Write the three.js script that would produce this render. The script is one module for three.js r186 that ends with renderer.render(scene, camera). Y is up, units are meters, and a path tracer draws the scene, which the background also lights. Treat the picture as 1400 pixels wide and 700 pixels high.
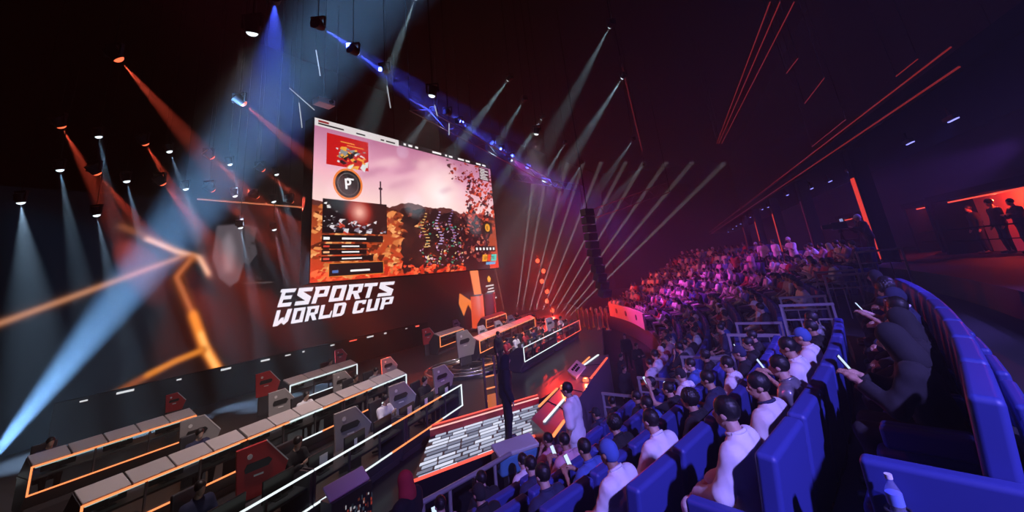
import * as THREE from 'three';
import { mergeGeometries } from 'three/addons/utils/BufferGeometryUtils.js';
import { RoundedBoxGeometry } from 'three/addons/geometries/RoundedBoxGeometry.js';
import { RectAreaLightUniformsLib } from 'three/addons/lights/RectAreaLightUniformsLib.js';

// ---------------------------------------------------------------- camera, haze, exposure
const EYE = 5.2;                                     // camera height above the hall floor
const scene = new THREE.Scene();
scene.background = new THREE.Color(0, 0, 0);
const camera = new THREE.PerspectiveCamera(2 * Math.atan(466.5 / 530) * 180 / Math.PI, 1400 / 933, 0.05, 400);
camera.position.set(0, EYE, 0);
camera.rotation.order = 'YXZ';
camera.rotation.set(14.7 * Math.PI / 180, 0, -6 * Math.PI / 180);
camera.setViewOffset(1400, 933, 0, 233, 1400, 700);  // the photograph keeps the lower part of a 3:2 frame
scene.add(camera);
const renderer = new THREE.WebGLRenderer({ antialias: true });
renderer.toneMapping = THREE.LinearToneMapping;
const EXPO = 4;                                       // a long exposure: lamps and LEDs are dim in absolute terms
renderer.toneMappingExposure = EXPO;
renderer.shadowMap.enabled = true;
scene.fog = new THREE.FogExp2(new THREE.Color(0.02, 0.02, 0.02), 0.0036);   // thin neutral stage haze that only the beams make visible
RectAreaLightUniformsLib.init();

// ---------------------------------------------------------------- helpers
let seed = 7;
const rnd = () => { seed = (seed * 1664525 + 1013904223) >>> 0; return seed / 4294967296; };
const rr = (a, b) => a + (b - a) * rnd();
const pick = (a) => a[Math.floor(rnd() * a.length)];
const V = (x, y, z) => new THREE.Vector3(x, y, z);
const D = Math.PI / 180;
const taken = {};
function numbered(n) { const k = taken[n] = (taken[n] ?? -1) + 1; return k ? n + '_' + String(k).padStart(3, '0') : n; }
camera.updateMatrixWorld(true);
function ray(px, py) { return V((px - 700) / 530, -(py - 233) / 530, -1).applyQuaternion(camera.quaternion); }
function onY(px, py, y) { const d = ray(px, py); return d.multiplyScalar((y - EYE) / d.y).add(camera.position); }      // where a pixel meets a level y
function atDepth(px, py, depth) { return ray(px, py).multiplyScalar(depth).add(camera.position); }
function onPlane(px, py, p0, n) { const d = ray(px, py); return d.clone().multiplyScalar(p0.clone().sub(camera.position).dot(n) / d.dot(n)).add(camera.position); }
const dirAz = (a) => V(Math.sin(a * D), 0, -Math.cos(a * D));      // a compass direction, 0 = straight ahead
const alongX = (a) => Math.PI / 2 - a * D;                          // turn that lays local +x along a direction
const faceZ = (a) => Math.PI - a * D;                               // turn that points local +z along a direction
function M(color, rough = 0.7, extra = {}) {
  const m = new THREE.MeshPhysicalMaterial({ roughness: rough, ...extra });
  if (Array.isArray(color)) m.color.setRGB(...color); else m.color.set(color);
  return m;
}
function glow(color, strength, extra = {}) { const m = M([0.02, 0.02, 0.02], 0.5, extra); m.emissive.setRGB(...color); m.emissiveIntensity = Math.min(strength / EXPO, 0.49 / Math.max(...color)); return m; }
function mesh(name, geometry, material, parent) {
  const g = Array.isArray(geometry) ? (geometry.length > 1 ? mergeGeometries(geometry.map((x) => x.index ? x.toNonIndexed() : x)) : geometry[0]) : geometry;
  const m = new THREE.Mesh(g, material); m.castShadow = m.receiveShadow = true;
  m.name = parent ? name : numbered(name); (parent || scene).add(m); return m;
}
function tag(o, label, category, group, kind) { o.userData.label = label; o.userData.category = category; if (group) o.userData.group = group; if (kind) o.userData.kind = kind; return o; }
function thing(name, label, category, pos, turn = 0, group) {
  const o = new THREE.Group(); o.name = numbered(name); scene.add(o); if (pos) o.position.copy(pos); o.rotation.y = turn; return tag(o, label, category, group);
}
function structure(name, geometry, material, label) { const m = mesh(name, geometry, material); m.userData.kind = 'structure'; if (label) m.userData.label = label; return m; }
function put(g, x = 0, y = 0, z = 0, rx = 0, ry = 0, rz = 0) { const q = new THREE.Matrix4().makeRotationFromEuler(new THREE.Euler(rx, ry, rz, 'YXZ')); q.setPosition(x, y, z); return g.applyMatrix4(q); }
const box = (w, h, d, x = 0, y = 0, z = 0, rx = 0, ry = 0, rz = 0) => put(new THREE.BoxGeometry(w, h, d), x, y, z, rx, ry, rz);
const rbox = (w, h, d, r = 0.02, x = 0, y = 0, z = 0, rx = 0, ry = 0, rz = 0, seg = 2) => put(new RoundedBoxGeometry(w, h, d, seg, Math.min(r, w / 2.01, h / 2.01, d / 2.01)), x, y, z, rx, ry, rz);
const cyl = (r1, r2, h, x = 0, y = 0, z = 0, n = 14, rx = 0, ry = 0, rz = 0) => put(new THREE.CylinderGeometry(r1, r2, h, n), x, y, z, rx, ry, rz);
function bar(a, b, r = 0.02, n = 8) {                               // a round bar between two points
  const d = b.clone().sub(a), g = new THREE.CylinderGeometry(r, r, d.length(), n);
  return g.applyMatrix4(new THREE.Matrix4().compose(a.clone().add(b).multiplyScalar(0.5), new THREE.Quaternion().setFromUnitVectors(V(0, 1, 0), d.normalize()), V(1, 1, 1)));
}
function sqbar(a, b, w = 0.04, h = w) {
  const d = b.clone().sub(a), g = new THREE.BoxGeometry(w, h, d.length()), m = new THREE.Matrix4().lookAt(a, b, Math.abs(d.clone().normalize().y) > 0.99 ? V(1, 0, 0) : V(0, 1, 0));
  m.setPosition(a.clone().add(b).multiplyScalar(0.5)); return g.applyMatrix4(m);
}
function prism(pts, depth, bevel = 0) {                             // outline in x, y, pushed out along z and centred
  const s = new THREE.Shape(pts.map((p) => new THREE.Vector2(p[0], p[1])));
  const g = new THREE.ExtrudeGeometry(s, { depth: depth - 2 * bevel, bevelEnabled: bevel > 0, bevelSize: bevel, bevelThickness: bevel, bevelSegments: 2, steps: 1 });
  return g.translate(0, 0, -depth / 2 + bevel);
}
function canvasTexture(w, h, draw) {
  const c = document.createElement('canvas'); c.width = w; c.height = h; draw(c.getContext('2d'), w, h);
  const t = new THREE.CanvasTexture(c); t.colorSpace = THREE.SRGBColorSpace; return t;
}
function spot(parent, pos, to, color, cd, deg, pen = 0.4, size = 1) {  // a lamp's own light; pos and to in the scene
  const l = new THREE.SpotLight(new THREE.Color().setRGB(...color), cd / EXPO, 0, deg * D, pen, 2);
  l.castShadow = true; l.shadow.radius = size; l.position.copy(parent.worldToLocal(pos.clone())); parent.add(l); parent.add(l.target); l.target.position.copy(parent.worldToLocal(to.clone())); return l;
}

// ---------------------------------------------------------------- where things stand
const STAGE = EYE - 4.2;                              // stage floor under the desks
const LEDF = EYE - 3.5;                               // low LED stage in front of the desks
const wallDir = dirAz(32.8), wallN = dirAz(122.8);    // the stage wall runs along wallDir, its face looks along wallN
const scrL = V(-10.73, EYE + 0.55, -20.05);           // lower left corner of the hanging screen
const wall0 = scrL.clone().addScaledVector(wallN, -3.2).setY(STAGE);
const wallAt = (s, h) => wall0.clone().addScaledVector(wallDir, s).setY(h);
function onWall(px, py) { const p = onPlane(px, py, wall0, wallN), d = p.clone().sub(wall0); return [d.dot(wallDir), p.y]; }
const RC = V(-22.7, 0, -28.3);                        // the seating bank bends round this point
const rowFloor = (k) => EYE - 2.33 + 0.45 * k;
const rowR = (k) => 35 + 1.03 * k;
function bank(r, delta, y) { const a = (46 - delta) * D; return V(RC.x + r * Math.cos(a), y, RC.z + r * Math.sin(a)); }
const bankTurn = (delta) => { const a = (46 - delta) * D; return Math.atan2(-Math.cos(a), -Math.sin(a)); };
const sideDir = dirAz(21.4), sideN = dirAz(-68.6);    // the right-hand wall
const col0 = atDepth(1207, 330, 14).setY(0);          // foot of the first red column
const sideAt = (s, out, y) => col0.clone().addScaledVector(sideDir, s).addScaledVector(sideN, -out).setY(y);

// ---------------------------------------------------------------- hall
const black = M([0.004, 0.004, 0.005], 0.95, { specularIntensity: 0 }), blackGloss = M([0.012, 0.012, 0.014], 0.3), deckM = M([0.02, 0.02, 0.022], 0.45), steel = M([0.25, 0.25, 0.27], 0.35, { metalness: 0.8 }), darkSteel = M([0.01, 0.01, 0.012], 0.6, { specularIntensity: 0.3 });
structure('floor', box(130, 0.3, 130, 5, -0.15, -35), M([0.006, 0.006, 0.007], 0.8, { specularIntensity: 0.2 }), 'black hall floor');
structure('ceiling', box(130, 0.3, 130, 5, 24, -35), black, 'black hall ceiling');
function wallBox(name, a, b, h, label, t = 0.4) { const d = b.clone().sub(a); const m = structure(name, box(d.length(), h, t, 0, h / 2, 0), black, label); m.position.copy(a).add(b).multiplyScalar(0.5).setY(0); m.rotation.y = Math.atan2(-d.z, d.x); return m; }
wallBox('wall_left', wallAt(-35, 0).addScaledVector(wallN, -6), wallAt(75, 0).addScaledVector(wallN, -6), 24, 'black wall behind the stage');
wallBox('wall_right', sideAt(-40, 7, 0), sideAt(80, 7, 0), 24, 'black side wall beyond the concourse');
wallBox('wall_back', V(-60, 0, -82), V(70, 0, -82), 24, 'black far end wall');
wallBox('wall_front', V(-60, 0, 18), V(70, 0, 18), 24, 'black wall behind the seating');

// stage deck: a black platform under the desks
{
  const s = new THREE.Shape(); const pts = [wallAt(-14, 0), wallAt(34, 0), V(6, 0, -34), V(3.2, 0, -19), V(-0.6, 0, -13.6), V(-3.2, 0, -8.6), V(-5.5, 0, -4.5), V(-12, 0, -3), V(-24, 0, -8)];
  pts.forEach((p, i) => i ? s.lineTo(p.x, -p.z) : s.moveTo(p.x, -p.z));
  const g = new THREE.ExtrudeGeometry(s, { depth: STAGE, bevelEnabled: false }).rotateX(-Math.PI / 2);
  structure('floor_stage', g, M([0.02, 0.02, 0.023], 0.3), 'glossy black stage deck under the desks');
}

// ---------------------------------------------------------------- LED wall behind the stage
{
  const S0 = -13, S1 = onWall(690, 425)[0], H0 = STAGE, H1 = EYE + 5.0, W = 2048, H = 500;
  const cx = (s) => (s - S0) / (S1 - S0) * W, cy = (h) => H - (h - H0) / (H1 - H0) * H;
  const px = (x, y) => { const [s, h] = onWall(x, y); return [cx(s), cy(h)]; };
  const LET = {   // angular lettering on a unit cell, y down
    E: [[[0.06, 0], [1, 0], [0.9, 0.22], [0.36, 0.22], [0.34, 0.38], [0.8, 0.38], [0.76, 0.6], [0.3, 0.6], [0.27, 0.78], [0.86, 0.78], [0.8, 1], [0, 1], [0.12, 0.2], [0, 0.16]]],
    S: [[[0.1, 0], [1, 0], [0.94, 0.24], [0.42, 0.24], [0.96, 0.56], [0.86, 1], [0, 1], [0.05, 0.76], [0.6, 0.76], [0.06, 0.42]]],
    P: [[[0.06, 0], [1, 0], [0.9, 0.64], [0.34, 0.64], [0.28, 1], [0, 1], [0.12, 0.2]], [[0.4, 0.22], [0.36, 0.44], [0.66, 0.44], [0.7, 0.22]]],
    O: [[[0.12, 0], [1, 0], [0.88, 1], [0, 1]], [[0.4, 0.22], [0.3, 0.78], [0.6, 0.78], [0.7, 0.22]]],
    R: [[[0.06, 0], [1, 0], [0.92, 0.56], [0.72, 0.62], [0.9, 1], [0.58, 1], [0.42, 0.64], [0.34, 0.64], [0.28, 1], [0, 1], [0.12, 0.2]], [[0.4, 0.2], [0.37, 0.44], [0.66, 0.44], [0.7, 0.2]]],
    T: [[[0.04, 0], [1, 0], [0.96, 0.24], [0.64, 0.24], [0.5, 1], [0.2, 1], [0.34, 0.24], [0, 0.24]]],
    W: [[[0.08, 0], [0.32, 0], [0.24, 0.7], [0.4, 0.5], [0.56, 0.5], [0.56, 0.72], [0.72, 0], [1, 0], [0.84, 0.8], [0.6, 1], [0.44, 0.84], [0.24, 1], [-0.05, 1]]],
    L: [[[0.1, 0], [0.4, 0], [0.3, 0.76], [0.8, 0.76], [0.9, 0.5], [1, 0.5], [0.92, 1], [0, 1]]],
    D: [[[0.06, 0], [0.86, 0], [1, 0.14], [0.88, 0.86], [0.7, 1], [0, 1]], [[0.4, 0.22], [0.3, 0.78], [0.58, 0.78], [0.68, 0.22]]],
    C: [[[0.2, 0], [1, 0], [0.94, 0.34], [0.68, 0.34], [0.7, 0.22], [0.42, 0.22], [0.32, 0.78], [0.6, 0.78], [0.64, 0.64], [0.9, 0.64], [0.8, 1], [0.08, 1], [0, 0.9], [0.1, 0.12]]],
    U: [[[0.1, 0], [0.4, 0], [0.3, 0.78], [0.58, 0.78], [0.7, 0], [1, 0], [0.86, 1], [0, 1]]],
  };
  const t = canvasTexture(W, H, (c) => {
    c.fillStyle = '#010204'; c.fillRect(0, 0, W, H);
    const stroke = (pts, w, col, blur) => { c.save(); c.filter = `blur(${blur}px)`; c.strokeStyle = col; c.lineWidth = w; c.lineJoin = 'round'; c.lineCap = 'round'; c.beginPath(); pts.forEach((p, i) => { const q = px(...p); i ? c.lineTo(...q) : c.moveTo(...q); }); c.stroke(); c.restore(); };
    const poly = (pts, col, blur = 0) => { c.save(); if (blur) c.filter = `blur(${blur}px)`; c.fillStyle = col; c.beginPath(); pts.forEach((p, i) => { const q = px(...p); i ? c.lineTo(...q) : c.moveTo(...q); }); c.closePath(); c.fill(); c.restore(); };
    // the moving emblem: soft orange bands on a navy field
    poly([[0, 275], [120, 305], [290, 345], [300, 390], [262, 440], [290, 520], [240, 560], [0, 660]], '#020a14', 18);
    poly([[240, 400], [262, 440], [279, 475], [240, 490], [205, 500], [215, 440]], '#2a0804', 12);
    poly([[300, 512], [279, 480], [235, 500], [180, 530], [250, 545]], '#1c0703', 8);
    stroke([[-40, 456], [100, 405], [200, 368], [245, 352]], 13, '#7a3c22', 9);
    stroke([[-40, 456], [100, 405], [200, 368], [250, 350]], 9, '#c88a64', 5);
    stroke([[163, 308], [223, 332], [262, 352], [276, 352], [287, 380]], 14, '#a05a38', 8);
    stroke([[200, 326], [240, 343], [272, 351], [285, 374]], 11, '#f0b898', 5);
    stroke([[262, 352], [241, 378], [264, 430], [279, 473], [300, 505]], 22, '#8a3a10', 9);
    stroke([[262, 352], [241, 378], [264, 430]], 7, '#b8704a', 4);
    stroke([[264, 430], [279, 473], [298, 506]], 22, '#f08a32', 6); stroke([[274, 455], [284, 482], [296, 502]], 10, '#ffc070', 5);
    stroke([[279, 478], [240, 493], [185, 522], [120, 560]], 15, '#9a4a12', 6);
    stroke([[276, 478], [240, 493], [200, 513]], 10, '#d8802c', 4);
    stroke([[312, 500], [296, 514]], 7, '#8a5a3a', 2); stroke([[290, 516], [274, 524], [270, 536]], 8, '#c08044', 2);
    // pale shield and speckled block beside it
    c.save(); c.globalAlpha = 0.9;
    poly([[296, 308], [332, 305], [334, 360], [326, 384], [314, 392], [299, 380], [290, 352]], '#544c54', 2);
    poly([[304, 330], [314, 316], [322, 340], [318, 372], [306, 372]], '#7c7078', 7);
    poly([[334, 306], [352, 310], [348, 328], [352, 346], [340, 362], [334, 360]], '#423c42', 1);
    for (let i = 0; i < 26; i++) { const x = rr(336, 376), y = rr(312, 378), r = rr(1, 4); poly([[x, y], [x + r, y + 0.5], [x + r * 0.8, y + r], [x - 1, y + r * 0.7]], pick(['#3a353a', '#2a272a', '#0a0a0b']), 0); }
    poly([[330, 386], [372, 384], [374, 386], [332, 388]], '#4a3a34', 1);
    c.restore();
    // lettering
    const word = (text, TL, TR, BL, BR, gap) => {
      const n = text.length; let i = 0; const ws = [...text].map((ch) => ch === ' ' ? 0.45 : ch === 'T' ? 0.85 : ch === 'W' ? 1.25 : 1), tot = ws.reduce((a, b) => a + b);
      const P = (u, v) => { const a = px(TL[0] + (TR[0] - TL[0]) * u, TL[1] + (TR[1] - TL[1]) * u), b = px(BL[0] + (BR[0] - BL[0]) * u, BL[1] + (BR[1] - BL[1]) * u); return [a[0] + (b[0] - a[0]) * v, a[1] + (b[1] - a[1]) * v]; };
      for (let k = 0; k < n; k++) {
        if (LET[text[k]]) { c.fillStyle = '#d9d5e0'; c.beginPath(); for (const loop of LET[text[k]]) { loop.forEach((p, j) => { const q = P((i + (p[0] * 1.06 - 0.02) * (ws[k] - gap)) / tot, p[1]); j ? c.lineTo(...q) : c.moveTo(...q); }); c.closePath(); } c.fill('evenodd'); }
        i += ws[k];
      }
    };
    word('ESPORTS', [384, 395], [541, 384], [379, 420], [539, 403], 0.08);
    word('WORLD CUP', [377, 424], [539.5, 404.5], [374, 446], [538, 420], 0.08);
    // orange lines and the side column on the right
    stroke([[596, 388], [640, 418]], 2, '#6a3824', 1);
    poly([[627, 415], [628, 400], [646, 412], [648, 432], [640, 416], [634, 432]], '#d8702c', 1);
    poly([[640, 360], [652, 358], [661, 420], [652, 424]], '#f08050', 3);
    poly([[652, 360], [664, 358], [690, 425], [664, 425]], '#070708', 0);
    c.strokeStyle = '#c08060'; c.lineWidth = 2; c.beginPath(); c.moveTo(...px(676, 362)); c.lineTo(...px(689, 424)); c.stroke();
    poly([[666, 380], [668, 376], [671, 380], [670, 385], [667, 385]], '#f0a030', 0);
    for (const [x, y, w] of [[664, 390, 11], [667, 394, 8], [666, 398, 10], [671, 407, 8], [671, 411, 6]]) poly([[x, y], [x + w, y - 2], [x + w, y], [x, y + 2]], '#c9c4c4', 0.5);
  });
  const m = M([0.006, 0.006, 0.007], 0.6, { specularIntensity: 0.2 }); m.emissive.setRGB(1, 1, 1); m.emissiveMap = t; m.emissiveIntensity = 1.35 / EXPO;
  const back = thing('led_wall', 'wide dark LED wall with orange emblem bands and white lettering behind the stage', 'LED wall', wallAt((S0 + S1) / 2, STAGE), alongX(32.8));
  const L = S1 - S0, hh = H1 - H0;
  mesh('led_surface', new THREE.PlaneGeometry(L, hh).translate(0, hh / 2, 0.01), m, back);
  mesh('cabinet', box(L, hh, 0.5, 0, hh / 2, -0.26), black, back);
  const a = onWall(320, 293), b = onWall(417, 306);
  mesh('trim_light', box(9, 0.06, 0.06, (a[0] + b[0]) / 2 - (S0 + S1) / 2 + 1, hh + 0.08, 0), glow([1, 0.35, 0.15], 0.5), back);
  const f = new THREE.RectAreaLight(new THREE.Color().setRGB(1, 0.5, 0.25), 0.08 / EXPO, 8, 6); f.position.set(cx(0) * 0 + onWall(220, 430)[0] - (S0 + S1) / 2, 4, 0.1); f.rotation.y = Math.PI; back.add(f);
}

// ---------------------------------------------------------------- hanging screen with a generic game view
{
  const W = 1536, H = 864, SW = 16.2, SH = 9.0;
  const t = canvasTexture(W, H, (c) => {
    let g = c.createLinearGradient(0, 0, 0, 430); g.addColorStop(0, '#b06a8c'); g.addColorStop(0.5, '#e0a0b8'); g.addColorStop(1, '#f6d0cc'); c.fillStyle = g; c.fillRect(0, 0, W, H);
    g = c.createRadialGradient(920, 330, 10, 920, 330, 330); g.addColorStop(0, '#fff4f2'); g.addColorStop(0.4, 'rgba(255,225,220,.8)'); g.addColorStop(1, 'rgba(255,200,200,0)'); c.fillStyle = g; c.fillRect(0, 0, W, 560);
    c.save(); c.filter = 'blur(14px)'; for (let i = 0; i < 40; i++) { c.fillStyle = pick(['rgba(240,190,200,.35)', 'rgba(150,80,120,.3)', 'rgba(255,220,215,.3)']); c.beginPath(); c.ellipse(rr(150, 1300), rr(60, 330), rr(40, 130), rr(8, 26), -0.35, 0, 7); c.fill(); } c.restore();
    c.fillStyle = '#3a2430'; c.fillRect(408, 300, 10, 150); c.fillRect(400, 340, 26, 12);
    const ridge = (y0, amp, col, s) => { c.fillStyle = col; c.beginPath(); c.moveTo(0, H); for (let x = 0; x <= W; x += 16) c.lineTo(x, y0 + amp * Math.sin(x * s) + amp * 0.6 * Math.sin(x * s * 2.7 + 1) + rr(-4, 4)); c.lineTo(W, H); c.fill(); };
    ridge(440, 22, '#5a2c28', 0.006); ridge(475, 18, '#4a1c14', 0.009);
    const dab = (x0, x1, y0, y1, n, cols, s0, s1) => { for (let i = 0; i < n; i++) { c.fillStyle = pick(cols); const x = rr(x0, x1), y = rr(y0, y1), s = rr(s0, s1); c.beginPath(); c.moveTo(x, y); c.lineTo(x + s, y + rr(-s, s) * 0.5); c.lineTo(x + rr(0, s), y + s * rr(0.4, 1)); c.lineTo(x - s * 0.3, y + s * 0.4); c.fill(); } };
    g = c.createLinearGradient(0, 460, 0, H); g.addColorStop(0, '#8a3a20'); g.addColorStop(0.5, '#b04420'); g.addColorStop(1, '#d83a1c'); c.fillStyle = g; c.fillRect(0, 480, W, H);
    dab(0, 760, 470, 840, 620, ['#c8703a', '#8a3418', '#e08a4c', '#5a2012', '#b8401c', '#f0a868'], 8, 46);
    dab(560, 1400, 440, 840, 700, ['#1c0e10', '#2a1414', '#3a1a16', '#120a0c'], 20, 80);
    dab(700, 1350, 520, 840, 330, ['#c83a24', '#7a2c3c', '#a86a90', '#d8b0c4', '#e8c890', '#3a8a6a'], 6, 22);
    dab(0, W, 800, H, 200, ['#f04020', '#c82c14', '#ff6a3c'], 10, 40);
    for (let k = 0; k < 3; k++) { c.save(); c.translate(760 + k * 130, 690 - k * 20); for (let i = 0; i < 12; i++) { c.fillStyle = ['#c79a5a', '#b49ac8', '#8a6a9a'][k]; c.fillRect(Math.sin(i * 0.7) * 22 - 20, -i * 20, 42 - i * 2, 8); } c.restore(); }
    // rock and dark foliage on the right
    c.fillStyle = '#2a1418'; c.beginPath(); c.moveTo(1140, H); c.lineTo(1090, 620); c.lineTo(1190, 470); c.lineTo(1230, 360); c.lineTo(1330, 470); c.lineTo(1400, 600); c.lineTo(1420, H); c.fill();
    dab(1060, 1420, 430, 800, 240, ['#6a2a30', '#a03a2c', '#3a1c22', '#c86a58', '#140a0c'], 10, 36);
    dab(1180, 1536, 120, 560, 210, ['#7a1c18', '#a82c1c', '#3a0e10', '#d84a2c'], 8, 44);
    dab(980, 1536, 30, 200, 70, ['#8a2418', '#4a1412', '#a83420'], 8, 34);
    // HUD
    c.fillStyle = '#d8d0d0'; c.fillRect(0, 0, 560, 44); c.fillStyle = '#1a1416'; c.fillRect(560, 0, 976, 34);
    c.fillStyle = '#8a2a2a'; c.fillRect(20, 8, 60, 12); c.fillStyle = '#2a2426'; for (const [x, w] of [[20, 150], [250, 60], [420, 26], [460, 70]]) c.fillRect(x, 24, w, 9);
    c.fillStyle = '#f4f0f0'; for (const [x, w] of [[600, 20], [640, 34], [700, 26], [860, 90], [990, 20], [1030, 40], [1130, 70], [1220, 50], [1350, 60], [1430, 44]]) c.fillRect(x, 10, w, 14);
    const panel = (x, y, w, h, col) => { c.fillStyle = col; c.fillRect(x, y, w, h); };
    panel(70, 70, 260, 180, '#c01818'); dab(120, 300, 130, 240, 40, ['#d8d8d8', '#1a1414', '#8a8a8a', '#e8a23c'], 10, 42);
    c.fillStyle = '#e8a040'; c.fillRect(150, 100, 90, 6); c.fillRect(190, 116, 110, 5);
    c.fillStyle = '#1a1214'; c.beginPath(); c.arc(200, 345, 88, 0, 7); c.fill(); c.strokeStyle = '#e87a30'; c.lineWidth = 12; c.beginPath(); c.arc(200, 345, 84, 0, 7); c.stroke(); c.strokeStyle = '#8a8080'; c.lineWidth = 3; c.beginPath(); c.arc(200, 345, 62, 0, 7); c.stroke();
    c.fillStyle = '#f0ecec'; c.font = 'bold 84px sans-serif'; c.save(); c.translate(176, 376); c.rotate(-0.1); c.fillText('P', 0, 0); c.restore(); c.fillRect(190, 310, 44, 10);
    panel(55, 440, 400, 180, '#140e12'); g = c.createRadialGradient(270, 500, 10, 270, 500, 130); g.addColorStop(0, '#f0b0a0'); g.addColorStop(0.5, '#8a2420'); g.addColorStop(1, 'rgba(20,14,18,0)'); c.fillStyle = g; c.fillRect(55, 440, 400, 180);
    dab(90, 440, 540, 610, 50, ['#d8d0d4', '#8a8090', '#c04030', '#2a2024'], 10, 34); dab(60, 130, 460, 600, 16, ['#e8e4e4', '#6a6468'], 6, 20);
    const chip = (x, y, w, h, col) => { panel(x, y, w, h, '#120c0e'); panel(x + 8, y + h * 0.3, 34, h * 0.4, col); c.fillStyle = '#f2eeee'; c.fillRect(x + 110, y + h * 0.35, w * 0.4, h * 0.3); };
    chip(55, 630, 370, 36, '#f0f0f0'); chip(55, 676, 260, 26, '#c83a2c'); chip(55, 706, 260, 26, '#f0b080'); chip(55, 740, 300, 26, '#d85040');
    panel(95, 776, 330, 66, '#181214'); c.strokeStyle = '#e0782c'; c.lineWidth = 4; c.strokeRect(95, 776, 330, 66); chip(105, 800, 300, 36, '#4a6aa8');
    panel(1380, 40, 130, 110, 'rgba(20,8,10,.6)'); c.fillStyle = '#f0e8e8'; for (let i = 0; i < 7; i++) c.fillRect(1390 + (i % 2) * 8, 50 + i * 14, rr(60, 110), 7);
    panel(1372, 500, 118, 92, '#2a1206'); c.fillStyle = '#f0a020'; c.beginPath(); c.arc(1430, 544, 32, 0, 7); c.fill(); c.fillStyle = '#2a1206'; c.font = 'bold 40px sans-serif'; c.fillText('E', 1416, 560);
    panel(1250, 690, 260, 44, 'rgba(24,14,16,.8)'); c.fillStyle = '#f0ecec'; for (let i = 0; i < 6; i++) c.fillRect(1266 + i * 42, 702, 22, 20);
    c.save(); c.transform(1, 0, -0.25, 1, 200, 0); panel(1330, 756, 60, 52, '#f0a030'); panel(1395, 756, 40, 52, '#e84a24'); panel(1440, 756, 70, 52, '#3ac8b8'); panel(1380, 814, 120, 20, '#58a8d8'); c.restore();
    c.font = 'bold 34px sans-serif'; c.fillStyle = '#140a08'; c.fillText('LF', 1352, 794); c.fillText('70', 1446, 794);
  });
  const m = M([0.01, 0.01, 0.01], 0.3); m.emissive.setRGB(1, 1, 1); m.emissiveMap = t; m.emissiveIntensity = 1.15 / EXPO;
  const o = thing('hanging_screen', 'huge bright hanging video screen showing a red desert game view', 'screen', scrL.clone().addScaledVector(wallDir, SW / 2), alongX(32.8));
  mesh('display', new THREE.PlaneGeometry(SW, SH).translate(0, SH / 2, 0.01), m, o);
  mesh('cabinet', rbox(SW + 0.1, SH + 0.1, 0.9, 0.03, 0, SH / 2, -0.46), black, o);
  for (const x of [-6.5, -2.2, 2.2, 6.5]) mesh('hanger', [bar(V(x, SH, -0.4), V(x, SH + 8.5, -0.4), 0.03)], darkSteel, o);
  const f = new THREE.RectAreaLight(new THREE.Color().setRGB(1, 0.42, 0.36), 0.12 / EXPO, SW, SH); f.position.set(0, SH / 2, 0.05); f.rotation.y = Math.PI; o.add(f);
}

// ---------------------------------------------------------------- player desks
const hoodM = [0.44, 0.38, 0.41].map((v) => M([v, v * 0.92, v * 0.9], 0.42)), skirtM = M([0.1, 0.1, 0.105], 0.4), frameM = M([0.06, 0.06, 0.065], 0.4), glassM = M([0.85, 0.9, 0.9], 0.04, { transmission: 1, thickness: 0, ior: 1.4 });
const LED = { orange: glow([1, 0.25, 0.08], 1.6), white: glow([0.85, 0.95, 1], 1.1), red: glow([1, 0.1, 0.06], 1.4) };
const DESK_Y = STAGE + 1.0;
const finGrey = M([0.3, 0.28, 0.27], 0.5), finRed = M([0.5, 0.03, 0.035], 0.5), finPale = M([0.5, 0.47, 0.45], 0.5), slotM = M([0.02, 0.02, 0.02], 0.5), paleM = M([0.7, 0.68, 0.66], 0.5), stickM = M([0.75, 0.75, 0.72], 0.6);
const players = [], finSpots = [];      // spots for the players, filled while the desks are built
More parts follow.
